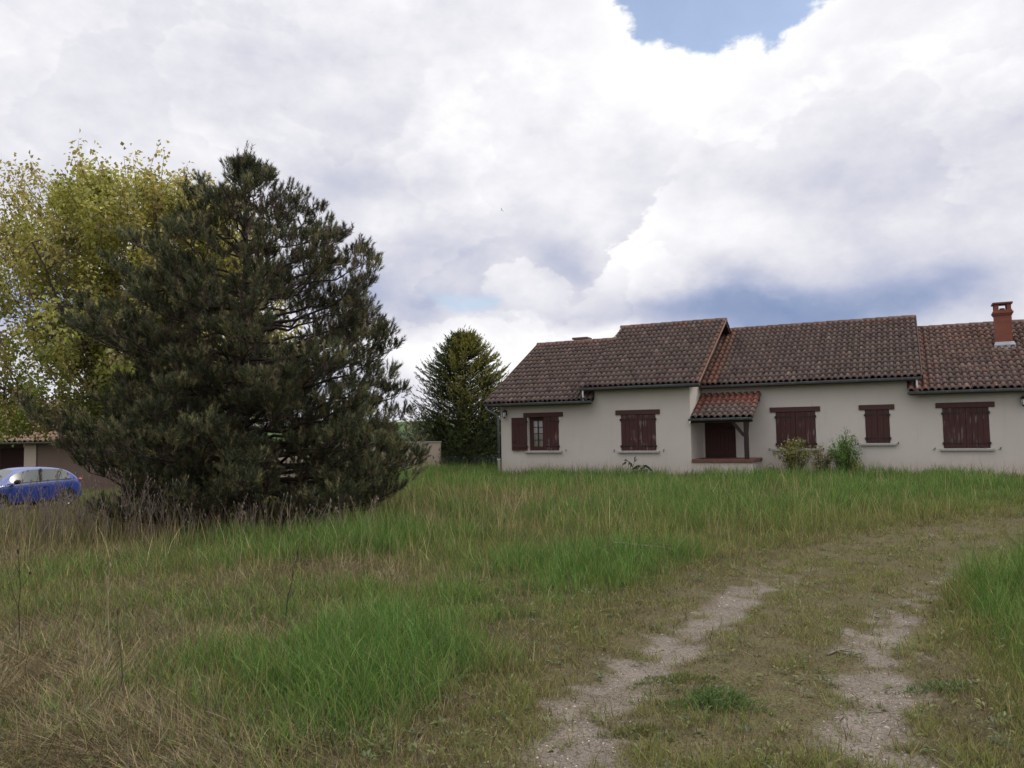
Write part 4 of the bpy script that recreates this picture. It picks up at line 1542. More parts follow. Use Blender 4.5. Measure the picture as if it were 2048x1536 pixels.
for _ in range(9):                                            # leader tuft
    put_shoot(np.array([0, 0, 6.75]) + rng.normal(0, 0.05, 3), nrm(UP + rng.normal(0, 0.35, 3)), 0.28, 0)
# a second small leader on the left
lp = [(-0.1, 0, 5.2), (-0.75, 0.1, 5.7), (-1.12, 0.1, 6.15), (-1.20, 0.08, 6.5)]
tk_.tube(lp, [0.035, 0.025, 0.015, 0.006], 5)
for _ in range(40):
    t = random.uniform(0.35, 1.0)
    p = np.array([np.interp(t, [0, 0.33, 0.66, 1], [q[i] for q in lp]) for i in range(3)])
    put_shoot(p, nrm(UP * 0.8 + rng.normal(0, 0.5, 3)), random.uniform(0.14, 0.26), 0.02)
tk_.build('trunk', M['bark'], pine)
sP, sD, sL, sC = map(np.array, (sP, sD, sL, sC))
print('pine shoots', len(sP))
acc = Acc()
acc.add(*shoot_needles(sP, sD, sL * 1.2, 40, 0.085, 0.0100, sC, 0.28, (0.45, 1.15)))
acc.build('crown', M['needle'], pine)
# ------------------------------------------------------------------ yellow-green maple behind
mx_, my_ = -11.5, 23.6
maple = empty('maple_tree', (mx_, my_, -0.72))
tag(maple, 'yellow green leafy broad tree behind the dark pine, fresh spring leaves', 'tree')
mt = MB()
top = 10.9
mt.tube([(0, 0, -0.3), (0.03, 0, 0.8), (0.0, 0.02, 2.4)], [0.26, 0.21, 0.18], 10)
# crown outline: height above the tree's foot, half width
MR = [(2.6, 4.0), (3.2, 4.6), (3.8, 5.0), (4.8, 5.1), (6.0, 4.9), (7.0, 4.6), (7.9, 4.25), (8.7, 3.8), (9.4, 3.3), (9.9, 2.6), (10.3, 1.4)]
limbs = []
for b in range(17):
    a = 2 * math.pi * b / 17 * 2.6 + random.uniform(-0.3, 0.3)
    f = b / 16
    zt_ = 2.6 + 7.0 * f ** 0.85 * random.uniform(0.9, 1.05)
    zt_ = min(zt_, 9.3)
    R = interp(zt_, MR) * random.uniform(0.75, 0.98) * (1.0 if b < 13 else 0.7)
    p0 = np.array([0, 0, 1.8 + 1.5 * f])
    p2 = np.array([math.cos(a) * R, math.sin(a) * R * 0.85, zt_])
    p1 = np.array([math.cos(a) * R * 0.45, math.sin(a) * R * 0.4, p0[2] + (zt_ - p0[2]) * 0.35])
    pts = bez(p0, p1, p2, 12) + rng.normal(0, 0.05, (12, 3))
    pts[0] = p0
    mt.tube([tuple(q) for q in pts], list(np.linspace(0.10, 0.018, 12)), 6, cap=False)
    limbs.append(pts)
mt.tube([(0, 0, 2.4), (0.1, 0, 5), (0.0, 0.1, 7.4), (0.1, 0, 9.0)], [0.17, 0.12, 0.06, 0.02], 8)
limbs.append(np.array([(0, 0, 2.4), (0.1, 0, 5), (0.05, 0.05, 6.5), (0.0, 0.1, 7.4), (0.1, 0, 9.0)]))
LP_ = np.concatenate(limbs)
cl_ = []
while len(cl_) < 3000:
    z = random.uniform(2.6, 10.2)
    a = random.uniform(0, 2 * math.pi)
    R = interp(z, MR) * (0.84 + 0.16 * math.sin(3 * a + z * 1.3) + 0.16 * math.sin(7 * a + 2.2 * z))
    rr = random.random() ** 0.55
    x, y = math.cos(a) * R * rr, math.sin(a) * R * rr * 0.85
    # open pockets where the sky shows through
    if vnoise(x * 1.0 + y * 0.45, z + 3 * y * 0.2, 0.85, 71) < 0.46 and random.random() < 0.9:
        continue
    cl_.append((x, y, z))
cl_ = np.array(cl_)
lP, lD, lN, lC = [], [], [], []
for p in cl_:
    d = np.linalg.norm(LP_ - p, axis=1)
    j = np.argsort(d)[random.randint(0, 9)]
    if d[j] < 1.7:
        mid = (p + LP_[j]) / 2 + rng.normal(0, 0.08, 3) - np.array([0, 0, 0.06])
        mt.tube([tuple(LP_[j]), tuple(mid), tuple(p)], [0.012, 0.008, 0.004], 3, cap=False)
    k = random.randint(18, 36)
    off = rng.normal(0, 1, (k, 3)) * np.array([0.125, 0.125, 0.15])
    lP.append(p + off)
    out = nrm(off + np.array([0, 0, -0.25]) + rng.normal(0, 0.2, (k, 3)))
    lD.append(out)
    lN.append(nrm(rng.normal(0, 0.6, (k, 3)) + UP))
    z = p[2]
    yel = np.array([0.385, 0.365, 0.080])
    grn = np.array([0.25, 0.31, 0.055])
    f = np.clip(sstep(2.0, 6.5, z) * 0.85 + rng.normal(0, 0.14), 0, 1)
    c = (grn + (yel - grn) * f) * 1.02
    if random.random() < 0.13:
        c = np.array([0.36, 0.275, 0.12])
    lC.append(np.repeat((c * random.uniform(0.62, 1.28))[None], k, 0))
# shoots standing clear of the outline, a few leaves on each
for i in range(330):
    a = random.uniform(0, 2 * math.pi)
    z = 2.6 + 7.1 * random.random() ** 0.7
    R = interp(z, MR) * 0.86
    p = np.array([math.cos(a) * R, math.sin(a) * R * 0.85, z])
    d = nrm(np.array([math.cos(a) * 0.45, math.sin(a) * 0.4, 0.8]) + rng.normal(0, 0.18, 3))
    L = random.uniform(0.4, 1.25)
    e = p + d * L
    mt.tube([tuple(p - d * 0.5), tuple(p), tuple(e)], [0.012, 0.009, 0.004], 3, cap=False)
    for t in np.linspace(0.15, 1.0, random.randint(4, 7)):
        k = random.randint(4, 9)
        q = p + (e - p) * t
        off = rng.normal(0, 0.09, (k, 3))
        lP.append(q + off)
        lD.append(nrm(off * 8 + np.array([0, 0, -0.5])))
        lN.append(nrm(rng.normal(0, 0.5, (k, 3)) + UP))
        lC.append(np.repeat((np.array([0.40, 0.34, 0.09]) * random.uniform(0.8, 1.2))[None], k, 0))
lP, lD, lN, lC = map(np.concatenate, (lP, lD, lN, lC))
print('maple leaves', len(lP))
acc = Acc()
acc.add(*leaf_quads(lP, lD, lN, rng.uniform(0.08, 0.15, len(lP)), rng.uniform(0.065, 0.125, len(lP)), lC))
mt.build('trunk', M['twig'], maple)
acc.build('crown', M['leaf'], maple)

# ------------------------------------------------------------------ bushy conifer left of the house
kx, ky = -2.15, 35.6
con = empty('conifer_tree', (kx, ky, 0.0))
tag(con, 'bushy conical conifer with wispy yellow green sprays beside house gable', 'tree')
ct = MB()
ct.tube([(0, 0, -0.3), (0, 0, 2.5), (0.05, 0, 5.9)], [0.20, 0.13, 0.02], 8)
ct.tube([(0, 0, 1.0), (-0.5, 0, 3.6), (-0.35, 0, 5.9)], [0.12, 0.07, 0.012], 6)
CR = [(0.0, 2.5), (0.7, 3.0), (1.5, 2.95), (2.2, 2.65), (3.0, 2.35), (3.8, 2.25), (4.5, 1.95), (5.1, 1.55), (5.6, 1.05), (6.1, 0.4)]
fP, fD, fL, fC = [], [], [], []
for b in range(1300):
    z = 0.12 + 6.0 * random.random() ** 1.25
    a = random.uniform(0, 2 * math.pi)
    R = interp(z, CR) * random.uniform(0.72, 1.04)
    if math.cos(a) < -0.3:
        R *= random.uniform(0.90, 1.12) if random.random() < 0.5 else random.uniform(0.6, 0.95)
    R = max(R, 0.12)
    rise = 0.25 + 0.30 * R * random.uniform(0.5, 1.2)
    p2 = np.array([math.cos(a) * R, math.sin(a) * R, z])
    p0 = np.array([0, 0, max(0.1, z - rise)])
    p1 = (p0 + p2) / 2 + np.array([0, 0, -0.08 * R])
    pts = bez(p0, p1, p2, 7)
    if b % 2 == 0:
        ct.tube([tuple(q) for q in pts], list(np.linspace(0.022, 0.005, 7)), 3, cap=False)
    axis = nrm(pts[-1] - pts[-3])
    lat = nrm(np.cross(axis, UP))
    tipc = np.array([0.24, 0.23, 0.055]) if (math.cos(a) > -0.45 and z > 2.0 + 1.5 * random.random()) else np.array([0.085, 0.105, 0.038])  # upper sprays away from the left coloured yellower, sunlight put into the colour
    for j in range(13):
        t = 0.42 + 0.58 * (j + random.random()) / 13
        i = min(5, int(t * 6))
        q = pts[i] + (pts[i + 1] - pts[i]) * (t * 6 - i)
        s_ = 1 if j % 2 else -1
        d = nrm(axis * 0.75 + lat * s_ * random.uniform(0.4, 0.9) + UP * random.uniform(-0.05, 0.55) + rng.normal(0, 0.15, 3))
        fP.append(q)
        fD.append(d)
        fL.append(random.uniform(0.16, 0.34) * (1.15 - 0.5 * t))
        base = np.array([0.036, 0.046, 0.020])  # inner sprays coloured darker, the crown's inner shade put into the colour
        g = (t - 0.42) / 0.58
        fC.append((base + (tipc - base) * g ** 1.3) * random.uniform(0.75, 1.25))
    fP.append(p2)
    fD.append(nrm(axis + UP * 0.6))
    fL.append(random.uniform(0.18, 0.36))
    fC.append(tipc * random.uniform(0.8, 1.3))
for _ in range(16):                                            # bare wispy tips on top
    x = random.uniform(-0.75, 0.55)
    p = np.array([x, random.uniform(-0.4, 0.4), 5.75 - 0.8 * abs(x + 0.1)])
    e = p + np.array([random.uniform(-0.12, 0.12), 0, random.uniform(0.35, 0.75)])
    ct.tube([tuple(p - [0, 0, 0.5]), tuple(p), tuple(e)], [0.015, 0.010, 0.004], 3)
    for _k in range(5):
        fP.append(p + (e - p) * random.random())
        fD.append(nrm(UP + rng.normal(0, 0.6, 3)))
        fL.append(0.14)
        fC.append(np.array([0.17, 0.14, 0.05]))
fP, fD, fL, fC = map(np.array, (fP, fD, fL, fC))
ct.build('trunk', M['bark'], con)
acc = Acc()
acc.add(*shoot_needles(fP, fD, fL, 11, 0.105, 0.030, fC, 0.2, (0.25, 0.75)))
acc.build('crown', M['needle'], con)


# ------------------------------------------------------------------ shrubs and weeds against the facade
def shrub(name, label, x, y, z, rx, ry, h, n_stem, n_leaf, ll, cols, stem_h=0.0, arch=0.3, cat='shrub', shape=None, wd=0.5):
    o = empty(name, (x, y, z))
    tag(o, label, cat)
    s_ = MB()
    P_, D_, N_, C_ = [], [], [], []
    per = max(1, n_leaf // n_stem)
    for i in range(n_stem):
        a = random.uniform(0, 2 * math.pi)
        rr = random.random() ** 0.5
        hh_ = h * random.uniform(0.55, 1.0) * (1 - 0.35 * rr ** 2)
        if shape:
            hh_ = h * shape(math.cos(a) * rr) * random.uniform(0.75, 1.0)
        p0 = np.array([math.cos(a) * rr * rx * 0.3, math.sin(a) * rr * ry * 0.3, -0.08])
        p2 = np.array([math.cos(a) * rr * rx, math.sin(a) * rr * ry, hh_])
        p1 = np.array([p0[0] * 0.6 + p2[0] * 0.4, p0[1] * 0.6 + p2[1] * 0.4, hh_ * (0.65 + arch)])
        pts = bez(p0, p1, p2, 8)
        s_.tube([tuple(q) for q in pts], list(np.linspace(0.010, 0.003, 8)), 4, cap=False)
        t = stem_h + (1 - stem_h) * rng.random(per)
        idx = np.minimum((t * 7).astype(int), 6)
        fr = (t * 7 - idx)[:, None]
        q = pts[idx] * (1 - fr) + pts[idx + 1] * fr + rng.normal(0, 0.05, (per, 3))
        P_.append(q)
        D_.append(nrm(rng.normal(0, 0.7, (per, 3)) + np.array([0, 0, 0.25])))
        N_.append(nrm(rng.normal(0, 0.6, (per, 3)) + UP))
        ci = rng.integers(0, len(cols), per)
        C_.append(np.array(cols)[ci] * 1.7)
    s_.build('stems', M['twig'], o)
    P_, D_, N_, C_ = map(np.concatenate, (P_, D_, N_, C_))
    ac = Acc()
    L_ = ll * rng.uniform(0.7, 1.3, len(P_))
    ac.add(*leaf_quads(P_, D_, N_, L_, L_ * wd, C_))
    ac.build('leaves', M['leaf'], o)
    return o


GZ = 0.12
x, y = from_fac(10.67, 0.95)
shrub('green_shrub', 'dense bright green upright shrub left of the narrow shuttered window', x, y, GZ, 0.52, 0.42, 1.50, 60, 3600, 0.062, [(0.095, 0.170, 0.030), (0.060, 0.115, 0.028), (0.13, 0.20, 0.04)], 0.12, 0.1)
x, y = from_fac(11.02, 0.85)
shrub('yellow_green_bush', 'small yellow green bush at the right foot of the dense green shrub', x, y, GZ, 0.24, 0.24, 0.62, 22, 700, 0.05, [(0.20, 0.21, 0.04), (0.13, 0.17, 0.035)], 0.15, 0.1)
x, y = from_fac(9.20, 0.95)
shrub('yellow_shrub', 'straggly yellow leaved shrub under the shuttered window just right of the porch', x, y, GZ, 0.64, 0.40, 1.22, 44, 2100, 0.070, [(0.28, 0.245, 0.085), (0.19, 0.19, 0.06), (0.10, 0.12, 0.035)], 0.25, 0.45)
x, y = from_fac(9.98, 0.95)
shrub('straggly_rose', 'sparse reddish stemmed straggly bush between the yellow shrub and the dense green one', x, y, GZ, 0.42, 0.35, 1.10, 28, 900, 0.066, [(0.24, 0.20, 0.08), (0.13, 0.10, 0.05), (0.09, 0.12, 0.035)], 0.2, 0.4)
x, y = from_fac(8.62, 0.55)
shrub('dark_weed', 'small dark leafy weed in the grass right of the porch step', x, y, GZ, 0.16, 0.16, 0.44, 12, 130, 0.075, [(0.035, 0.045, 0.022), (0.05, 0.03, 0.025)], 0.2, 0.1, 'weed')
# the two weeds below the second window
x, y = from_fac(4.42, -0.45)
wd_ = empty('drooping_weed', (x, y, GZ))
tag(wd_, 'thin weed with drooping dark leaves below the closed window left of the porch', 'weed')
m = MB()
m.tube([(0.06, 0, -0.05), (0.06, 0, 0.28), (0.02, 0, 0.46), (-0.10, 0, 0.55), (-0.20, 0, 0.50)], [0.016, 0.014, 0.011, 0.008, 0.005], 6)
m.tube([(0.06, 0, 0.36), (0.10, 0, 0.50), (0.12, 0, 0.60)], [0.009, 0.007, 0.004], 5)
m.build('stem', M['leaf'], wd_).data.color_attributes.new('col', 'FLOAT_COLOR', 'POINT').data.foreach_set('color', np.tile([0.05, 0.07, 0.03, 1], len(m.v)))
P_ = np.array([(-0.20, 0, 0.50), (-0.14, 0.02, 0.54), (-0.06, -0.02, 0.53), (-0.02, 0.02, 0.49), (0.02, 0, 0.44), (0.12, 0, 0.56), (0.10, 0.01, 0.50), (-0.10, 0.0, 0.555)])
D_ = np.array([(-0.6, 0.1, -0.8), (-0.4, 0.3, -0.7), (-0.2, -0.4, -0.9), (0.3, 0.2, -0.9), (-0.3, 0.1, -0.8), (0.2, 0, 1.0), (0.5, 0.1, 0.5), (-0.6, -0.1, 0.1)])
ac = Acc()
ac.add(*leaf_quads(P_, nrm(D_), nrm(rng.normal(0, 0.4, (8, 3)) + UP), 0.15, 0.085, np.tile([[0.042, 0.062, 0.030]], (8, 1))))
ac.build('leaves', M['leaf'], wd_)
x, y = from_fac(4.78, -0.45)
bd = empty('broad_leaf_weed', (x, y, GZ))
tag(bd, 'low mound of big dark green leaves under the worn shutters left of porch', 'weed')
P_, D_, N_ = [], [], []
for i in range(46):
    a, t = random.uniform(0, 2 * math.pi), random.random() ** 0.6
    p = np.array([math.cos(a) * 0.30 * t, math.sin(a) * 0.22 * t, 0.42 * math.sqrt(max(0.05, 1 - t * t)) - 0.02])
    P_.append(p)
    D_.append((math.cos(a), math.sin(a), -0.55 * t))
    N_.append((0.4 * math.cos(a), 0.4 * math.sin(a), 1))
ac = Acc()
ac.add(*leaf_quads(np.array(P_), nrm(np.array(D_)), nrm(np.array(N_)), rng.uniform(0.13, 0.22, 46), rng.uniform(0.10, 0.16, 46), np.tile([[0.038, 0.066, 0.034]], (46, 1))))
ac.build('leaves', M['leaf'], bd)
m = MB()
for i in range(9):
    a = 2 * math.pi * i / 9
    m.tube([(0, 0, -0.05), (0.10 * math.cos(a), 0.10 * math.sin(a), 0.22), (0.20 * math.cos(a), 0.18 * math.sin(a), 0.30)], [0.012, 0.009, 0.005], 5)
m.build('stems', M['twig'], bd)
# grey-green plants at the conifer's foot
P_, D_, N_ = [], [], []
for i in range(1500):
    x, y = random.uniform(-3.1, -0.6), random.uniform(33.0, 34.2)
    P_.append((x, y, float(ground_h(x, y)) + random.uniform(0.15, 0.55)))
P_ = np.array(P_)
ac = Acc()
ac.add(*leaf_quads(P_, nrm(rng.normal(0, 0.6, P_.shape) + UP * 0.4), nrm(rng.normal(0, 0.6, P_.shape) + UP), rng.uniform(0.06, 0.13, len(P_)), rng.uniform(0.03, 0.06, len(P_)),
                   np.where(rng.random((len(P_), 1)) < 0.2, np.array([[0.20, 0.20, 0.19]]), np.array([[0.070, 0.095, 0.070]]))))
tag(ac.build('grey_leaved_weeds', M['leaf'], None), 'bed of grey green weeds along the foot of the bushy conifer', 'weeds', None, 'stuff')

# ------------------------------------------------------------------ tangle of dead weed stalks before the pine
def stalk_mb(m, p, h, lean, nbr, rad=0.006, head=True):
    a = random.uniform(0, 2 * math.pi)
    lx, ly = math.cos(a) * lean, math.sin(a) * lean
    pts = [np.array([p[0], p[1], p[2] - 0.05])]
    for k in range(1, 6):
        t = k / 5
        pts.append(np.array([p[0] + lx * h * t ** 1.5 + random.uniform(-1, 1) * 0.012, p[1] + ly * h * t ** 1.5, p[2] + h * t]))
    m.tube([tuple(q) for q in pts], list(np.linspace(rad, rad * 0.45, 6)), 3, cap=False)
    for b in range(nbr):
        t = random.uniform(0.35, 0.95)
        i = min(4, int(t * 5))
        q = pts[i] + (pts[i + 1] - pts[i]) * (t * 5 - i)
        ba = random.uniform(0, 2 * math.pi)
        L = h * random.uniform(0.12, 0.34) * (1.25 - t)
        d = np.array([math.cos(ba) * 0.55, math.sin(ba) * 0.55, 0.85])
        e = q + d * L * 0.6
        e2 = q + d * L + np.array([0, 0, 0.10 * L])
        m.tube([tuple(q), tuple(e), tuple(e2)], [rad * 0.6, rad * 0.5, rad * 0.35], 3, cap=False)
        if head and random.random() < 0.15:
            m.tube([tuple(e2 - [0, 0, 0.012]), tuple(e2), tuple(e2 + [0, 0, 0.016])], [0.004, 0.013, 0.005], 5, cap=False)
    if head:
        q = pts[-1]
        m.tube([tuple(q - [0, 0, 0.02]), tuple(q), tuple(q + [0, 0, 0.025])], [0.003, 0.010, 0.004], 5, cap=False)


m = MB()
for i in range(300):
    x = random.uniform(-10.2, -2.2)
    if random.random() < 0.55:
        x = random.gauss(-7.0, 1.2)
    y = 12.4 + random.uniform(-0.5, 0.9) + (0.25 if x < -5 else 0.0)
    hmax = 1.15 if -8.6 < x < -5.2 else 0.75
    stalk_mb(m, (x, y, float(ground_h(x, y))), random.uniform(0.40, hmax), random.uniform(0.05, 0.45), random.randint(2, 8), random.uniform(0.0035, 0.0065))
for i in range(130):
    x, y = random.uniform(-15, -8.4), random.uniform(14.5, 21)
    stalk_mb(m, (x, y, float(ground_h(x, y))), random.uniform(0.25, 0.62), random.uniform(0.02, 0.4), random.randint(1, 5), 0.006)
tag(m.build('dry_weeds', mat_plain('dry_weed_stem', (0.24, 0.19, 0.155), 0.9, 0.1, 0, 0.4, 12), None), 'tangle of leafless dead weed stalks along the foot of the pine', 'weeds', None, 'stuff')

# single tall dead stalks in the meadow
for (x, y, h, lean, nb, lab, colr) in (
        (1.02, 12.1, 0.98, 0.02, 3, 'tall thin straight dead stalk in the middle meadow below the window left of the porch', (0.16, 0.13, 0.08)),
        (-4.05, 6.55, 0.74, 0.10, 4, 'dark branching dead stalk at the left edge of the meadow', (0.055, 0.042, 0.036)),
        (-3.05, 4.62, 0.60, 0.06, 5, 'short dark dead stalk near the lower left corner of the meadow', (0.055, 0.042, 0.036)),
        (-3.15, 6.2, 0.66, 0.02, 2, 'pale upright dead stalk in the brown grass at the left', (0.30, 0.25, 0.18)),
        (-1.95, 6.75, 0.66, 0.30, 2, 'dark dead stalk leaning over beside the bright green grass patch', (0.06, 0.046, 0.036)),
        (-2.55, 5.2, 0.50, 0.16, 2, 'thin leaning dead stalk in the thatch left of the bright green patch', (0.09, 0.07, 0.05))):
    m = MB()
    stalk_mb(m, (0, 0, 0), h, lean, nb, 0.0055)
    o = m.build('dead_stalk', mat_plain('stalk', colr, 0.9, 0.1, 0, 0.3, 15), None)
    o.location = (x, y, float(ground_h(x, y)))
    tag(o, lab, 'weed', 'single dead stalks in the meadow')

# fallen branches
m = MB()
m.tube([(1.02, 10.25, 0.10), (1.30, 10.25, 0.19), (1.62, 10.12, 0.17), (2.02, 9.98, 0.14)], [0.010, 0.013, 0.012, 0.006], 6)
m.tube([(1.45, 10.20, 0.18), (1.35, 10.05, 0.10), (1.26, 9.95, 0.05)], [0.008, 0.006, 0.004], 5)
m.tube([(1.72, 10.08, 0.165), (1.80, 9.85, 0.09)], [0.007, 0.004], 5)
o = m.build('fallen_branch', M['stick'], None)
tag(o, 'long thin bare branch lying on the grass left of the track', 'branch')
m = MB()
gz = lambda a, b: float(ground_h(a, b)) + 0.014
m.tube([(2.22, 5.74, gz(2.22, 5.74)), (2.33, 5.84, gz(2.33, 5.84) + 0.01), (2.46, 5.92, gz(2.46, 5.92) + 0.012)], [0.008, 0.007, 0.004], 6)
m.tube([(2.36, 5.86, gz(2.36, 5.86) + 0.01), (2.42, 5.80, gz(2.42, 5.80) + 0.02)], [0.007, 0.004], 5)
o = m.build('fallen_branch', M['stick'], None)
tag(o, 'short stick lying at the inner edge of the right hand wheel rut', 'branch')

# a small bird far off in the sky
m = MB()
m.tube([(0, -0.07, 0), (0, -0.03, 0.0), (0, 0.03, 0.0), (0, 0.08, 0), (0, 0.13, 0)], [0.004, 0.020, 0.022, 0.010, 0.012], 8)
for s_ in (1, -1):
    m.add([(0, -0.03, 0.01), (s_ * 0.09, -0.05, 0.07), (s_ * 0.19, 0.02, 0.05), (s_ * 0.08, 0.02, 0.06), (0, 0.035, 0.01),
           (0, -0.03, 0.002), (s_ * 0.09, -0.05, 0.064), (s_ * 0.19, 0.02, 0.046), (s_ * 0.08, 0.02, 0.052), (0, 0.035, 0.002)],
          [(0, 1, 2, 3, 4), (9, 8, 7, 6, 5), (0, 5, 6, 1), (1, 6, 7, 2), (2, 7, 8, 3), (3, 8, 9, 4)])
b = m.build('bird', mat_plain('bird_dark', (0.05, 0.048, 0.05), 0.8, 0.2), None)
b.location = (-0.59, 60, 18.84)
b.rotation_euler = (0.3, 0.9, 0.6)
tag(b, 'small dark bird flying high against the grey cloud', 'bird')

# broad-leaved weeds and rosettes among the grass
P_, D_, N_, L_, C_ = [], [], [], [], []
for i in range(2600):
    y = 3.2 + 14 * random.random() ** 1.6
    x = random.uniform(-1, 1) * (0.72 * y + 1)
    b_ = float(bare_f(np.array([x]), np.array([y]))[0])
    if b_ > 0.35 and random.random() < 0.85:
        continue
    k = random.randint(5, 11)
    a = rng.uniform(0, 2 * math.pi, k)
    e = rng.uniform(0.05, 0.9, k)
    z = float(ground_h(x, y)) + 0.01
    up_ = random.uniform(0.0, 0.07)
    P_.append(np.stack([x + 0.02 * np.cos(a), y + 0.02 * np.sin(a), z + up_ * rng.random(k)], -1))
    D_.append(np.stack([np.cos(a), np.sin(a), e], -1))
    N_.append(np.tile(UP, (k, 1)) + rng.normal(0, 0.2, (k, 3)))
    L_.append(rng.uniform(0.016, 0.042, k) * (1 + 0.04 * y))
    c = [(0.12, 0.15, 0.035), (0.16, 0.17, 0.045), (0.085, 0.12, 0.030), (0.15, 0.15, 0.06)][random.randrange(4)]
    C_.append(np.tile(np.array(c) * random.uniform(0.7, 1.2), (k, 1)))
P_, D_, N_, L_, C_ = map(np.concatenate, (P_, D_, N_, L_, C_))
ac = Acc()
ac.add(*leaf_quads(P_, nrm(D_), N_, L_, L_ * 0.42, C_))
tag(ac.build('meadow_weeds', M['leaf'], None), 'small broad leaved weeds scattered through the meadow and along the track', 'weeds', None, 'stuff')

# low green mats and tufts growing on the strip between the ruts
for (cx, cy, rx, ry, n_, hh_, cs, lab) in (
        (1.15, 4.72, 0.34, 0.20, 800, 0.13, [(0.080, 0.140, 0.030), (0.115, 0.170, 0.040)], 'dense fresh green clump on the strip between the wheel ruts'),
        (1.02, 5.25, 0.36, 0.16, 700, 0.05, [(0.15, 0.165, 0.040), (0.11, 0.135, 0.034)], 'flat olive green mat between the ruts behind the dense fresh green clump'),
        (0.62, 4.35, 0.20, 0.10, 420, 0.05, [(0.16, 0.165, 0.042), (0.12, 0.135, 0.034)], 'small flat olive green mat beside the left rut in the foreground'),
        (2.62, 4.95, 0.28, 0.12, 520, 0.06, [(0.085, 0.145, 0.036), (0.12, 0.155, 0.040)], 'low bright green patch right of the right hand rut')):
    o = empty('weed_clump', (cx, cy, float(ground_h(cx, cy))))
    tag(o, lab, 'weed', 'weed clumps on the track')
    a = rng.uniform(0, 2 * math.pi, n_)
    r_ = np.sqrt(rng.random(n_)) * (0.75 + 0.25 * np.sin(3 * a + cx * 9) + 0.15 * np.sin(7 * a))
    x, y = np.cos(a) * r_ * rx, np.sin(a) * r_ * ry
    z = ground_h(x + cx, y + cy) - float(ground_h(cx, cy))
    P_ = np.stack([x, y, z + hh_ * (1 - r_ ** 2).clip(0.05, 1) * rng.random(n_) * 0.75], -1)
    D_ = nrm(rng.normal(0, 0.7, (n_, 3)) + UP * 0.55)
    N_ = nrm(rng.normal(0, 0.7, (n_, 3)) + UP)
    ac = Acc()
    ac.add(*leaf_quads(P_, D_, N_, rng.uniform(0.012, 0.030, n_) + 0.25 * hh_, rng.uniform(0.004, 0.009, n_), np.array(cs)[rng.integers(0, len(cs), n_)]))
    ac.build('leaves', M['leaf'], o)

# ------------------------------------------------------------------ grass
def blades(px, py, h, wid, laz, th0, k, col, pz=None):
    """curved tapering blades: lean azimuth laz, starting tilt th0, curvature k over the length"""
    n = len(px)
    pz = ground_h(px, py) - 0.01 if pz is None else pz
    t = np.array([0.0, 0.42, 0.76, 1.0])
    k = np.where(np.abs(k) < 0.03, 0.03, k)
    ang = th0[:, None] + k[:, None] * t[None]
    hor = (np.cos(th0)[:, None] - np.cos(ang)) / k[:, None] * h[:, None]
    ver = (np.sin(ang) - np.sin(th0)[:, None]) / k[:, None] * h[:, None]
    ver = np.maximum(ver, 0.004)
    cx = px[:, None] + hor * np.cos(laz)[:, None]
    cy = py[:, None] + hor * np.sin(laz)[:, None]
    cz = pz[:, None] + ver
    f = rng.uniform(0, np.pi, n)
    sx, sy = np.cos(f), np.sin(f)
    ww = wid[:, None] * np.array([0.85, 1.0, 0.62])[None] / 2
    v = np.empty((n, 7, 3), np.float32)
    for j in range(3):
        v[:, 2 * j, 0] = cx[:, j] - sx * ww[:, j]
        v[:, 2 * j, 1] = cy[:, j] - sy * ww[:, j]
        v[:, 2 * j + 1, 0] = cx[:, j] + sx * ww[:, j]
        v[:, 2 * j + 1, 1] = cy[:, j] + sy * ww[:, j]
        v[:, 2 * j:2 * j + 2, 2] = cz[:, j, None]
    v[:, 6, 0], v[:, 6, 1], v[:, 6, 2] = cx[:, 3], cy[:, 3], cz[:, 3]
    i = np.arange(n, dtype=np.int32)[:, None] * 7
    q = np.concatenate([i + np.array([[0, 1, 3, 2]]), i + np.array([[2, 3, 5, 4]])], 0)
    tr = i + np.array([[4, 5, 6]])
    return v.reshape(-1, 3), q, tr, np.repeat(col.astype(np.float32), 7, 0)


def scatter(n, y0, y1, power, clump=9, spread=0.05):
    """points thinning out with distance, gathered in tufts"""
    m_ = max(1, n // clump)
    u = rng.random(m_ * 4)
    y = y0 + (y1 - y0) * u
    wgt = (y0 / y) ** power * (y + 2.0)
    y = rng.choice(y, m_, p=wgt / wgt.sum())
    x = (rng.random(m_) * 2 - 1) * (0.76 * y + 1.5)
    x = np.repeat(x, clump)
    y = np.repeat(y, clump)
    s = spread * (0.8 + 0.045 * y)
    tid = np.repeat(np.arange(m_), clump)
    return x + rng.normal(0, 1, len(x)) * s, y + rng.normal(0, 1, len(y)) * s, tid


def outside(px, py):
    u, w = to_fac(px, py)
    inside = ((u > -0.5) & (u < 6.28) & (w > -0.02)) | ((u >= 6.2) & (u < 8.18) & (w > -0.05)) | ((u >= 6.2) & (w > 1.64))
    nb = (px < -15.8) & (py > 37.2)
    cr = (np.abs(px + 17.1) < 1.1) & (np.abs(py - 27.8) < 1.6)
    return ~(inside | nb | cr)


LUSH = np.array([[0.090, 0.182, 0.034], [0.125, 0.220, 0.044], [0.068, 0.146, 0.029], [0.172, 0.238, 0.058]])
MID = np.array([[0.165, 0.188, 0.045], [0.128, 0.168, 0.040], [0.238, 0.222, 0.066]])
STRAW = np.array([[0.270, 0.212, 0.098], [0.210, 0.158, 0.072], [0.340, 0.275, 0.140]])
DEAD = np.array([[0.140, 0.108, 0.058], [0.190, 0.150, 0.090], [0.090, 0.066, 0.038]])


def pick(tab, n):
    return tab[rng.integers(0, len(tab), n)] * rng.uniform(0.78, 1.25, (n, 1))


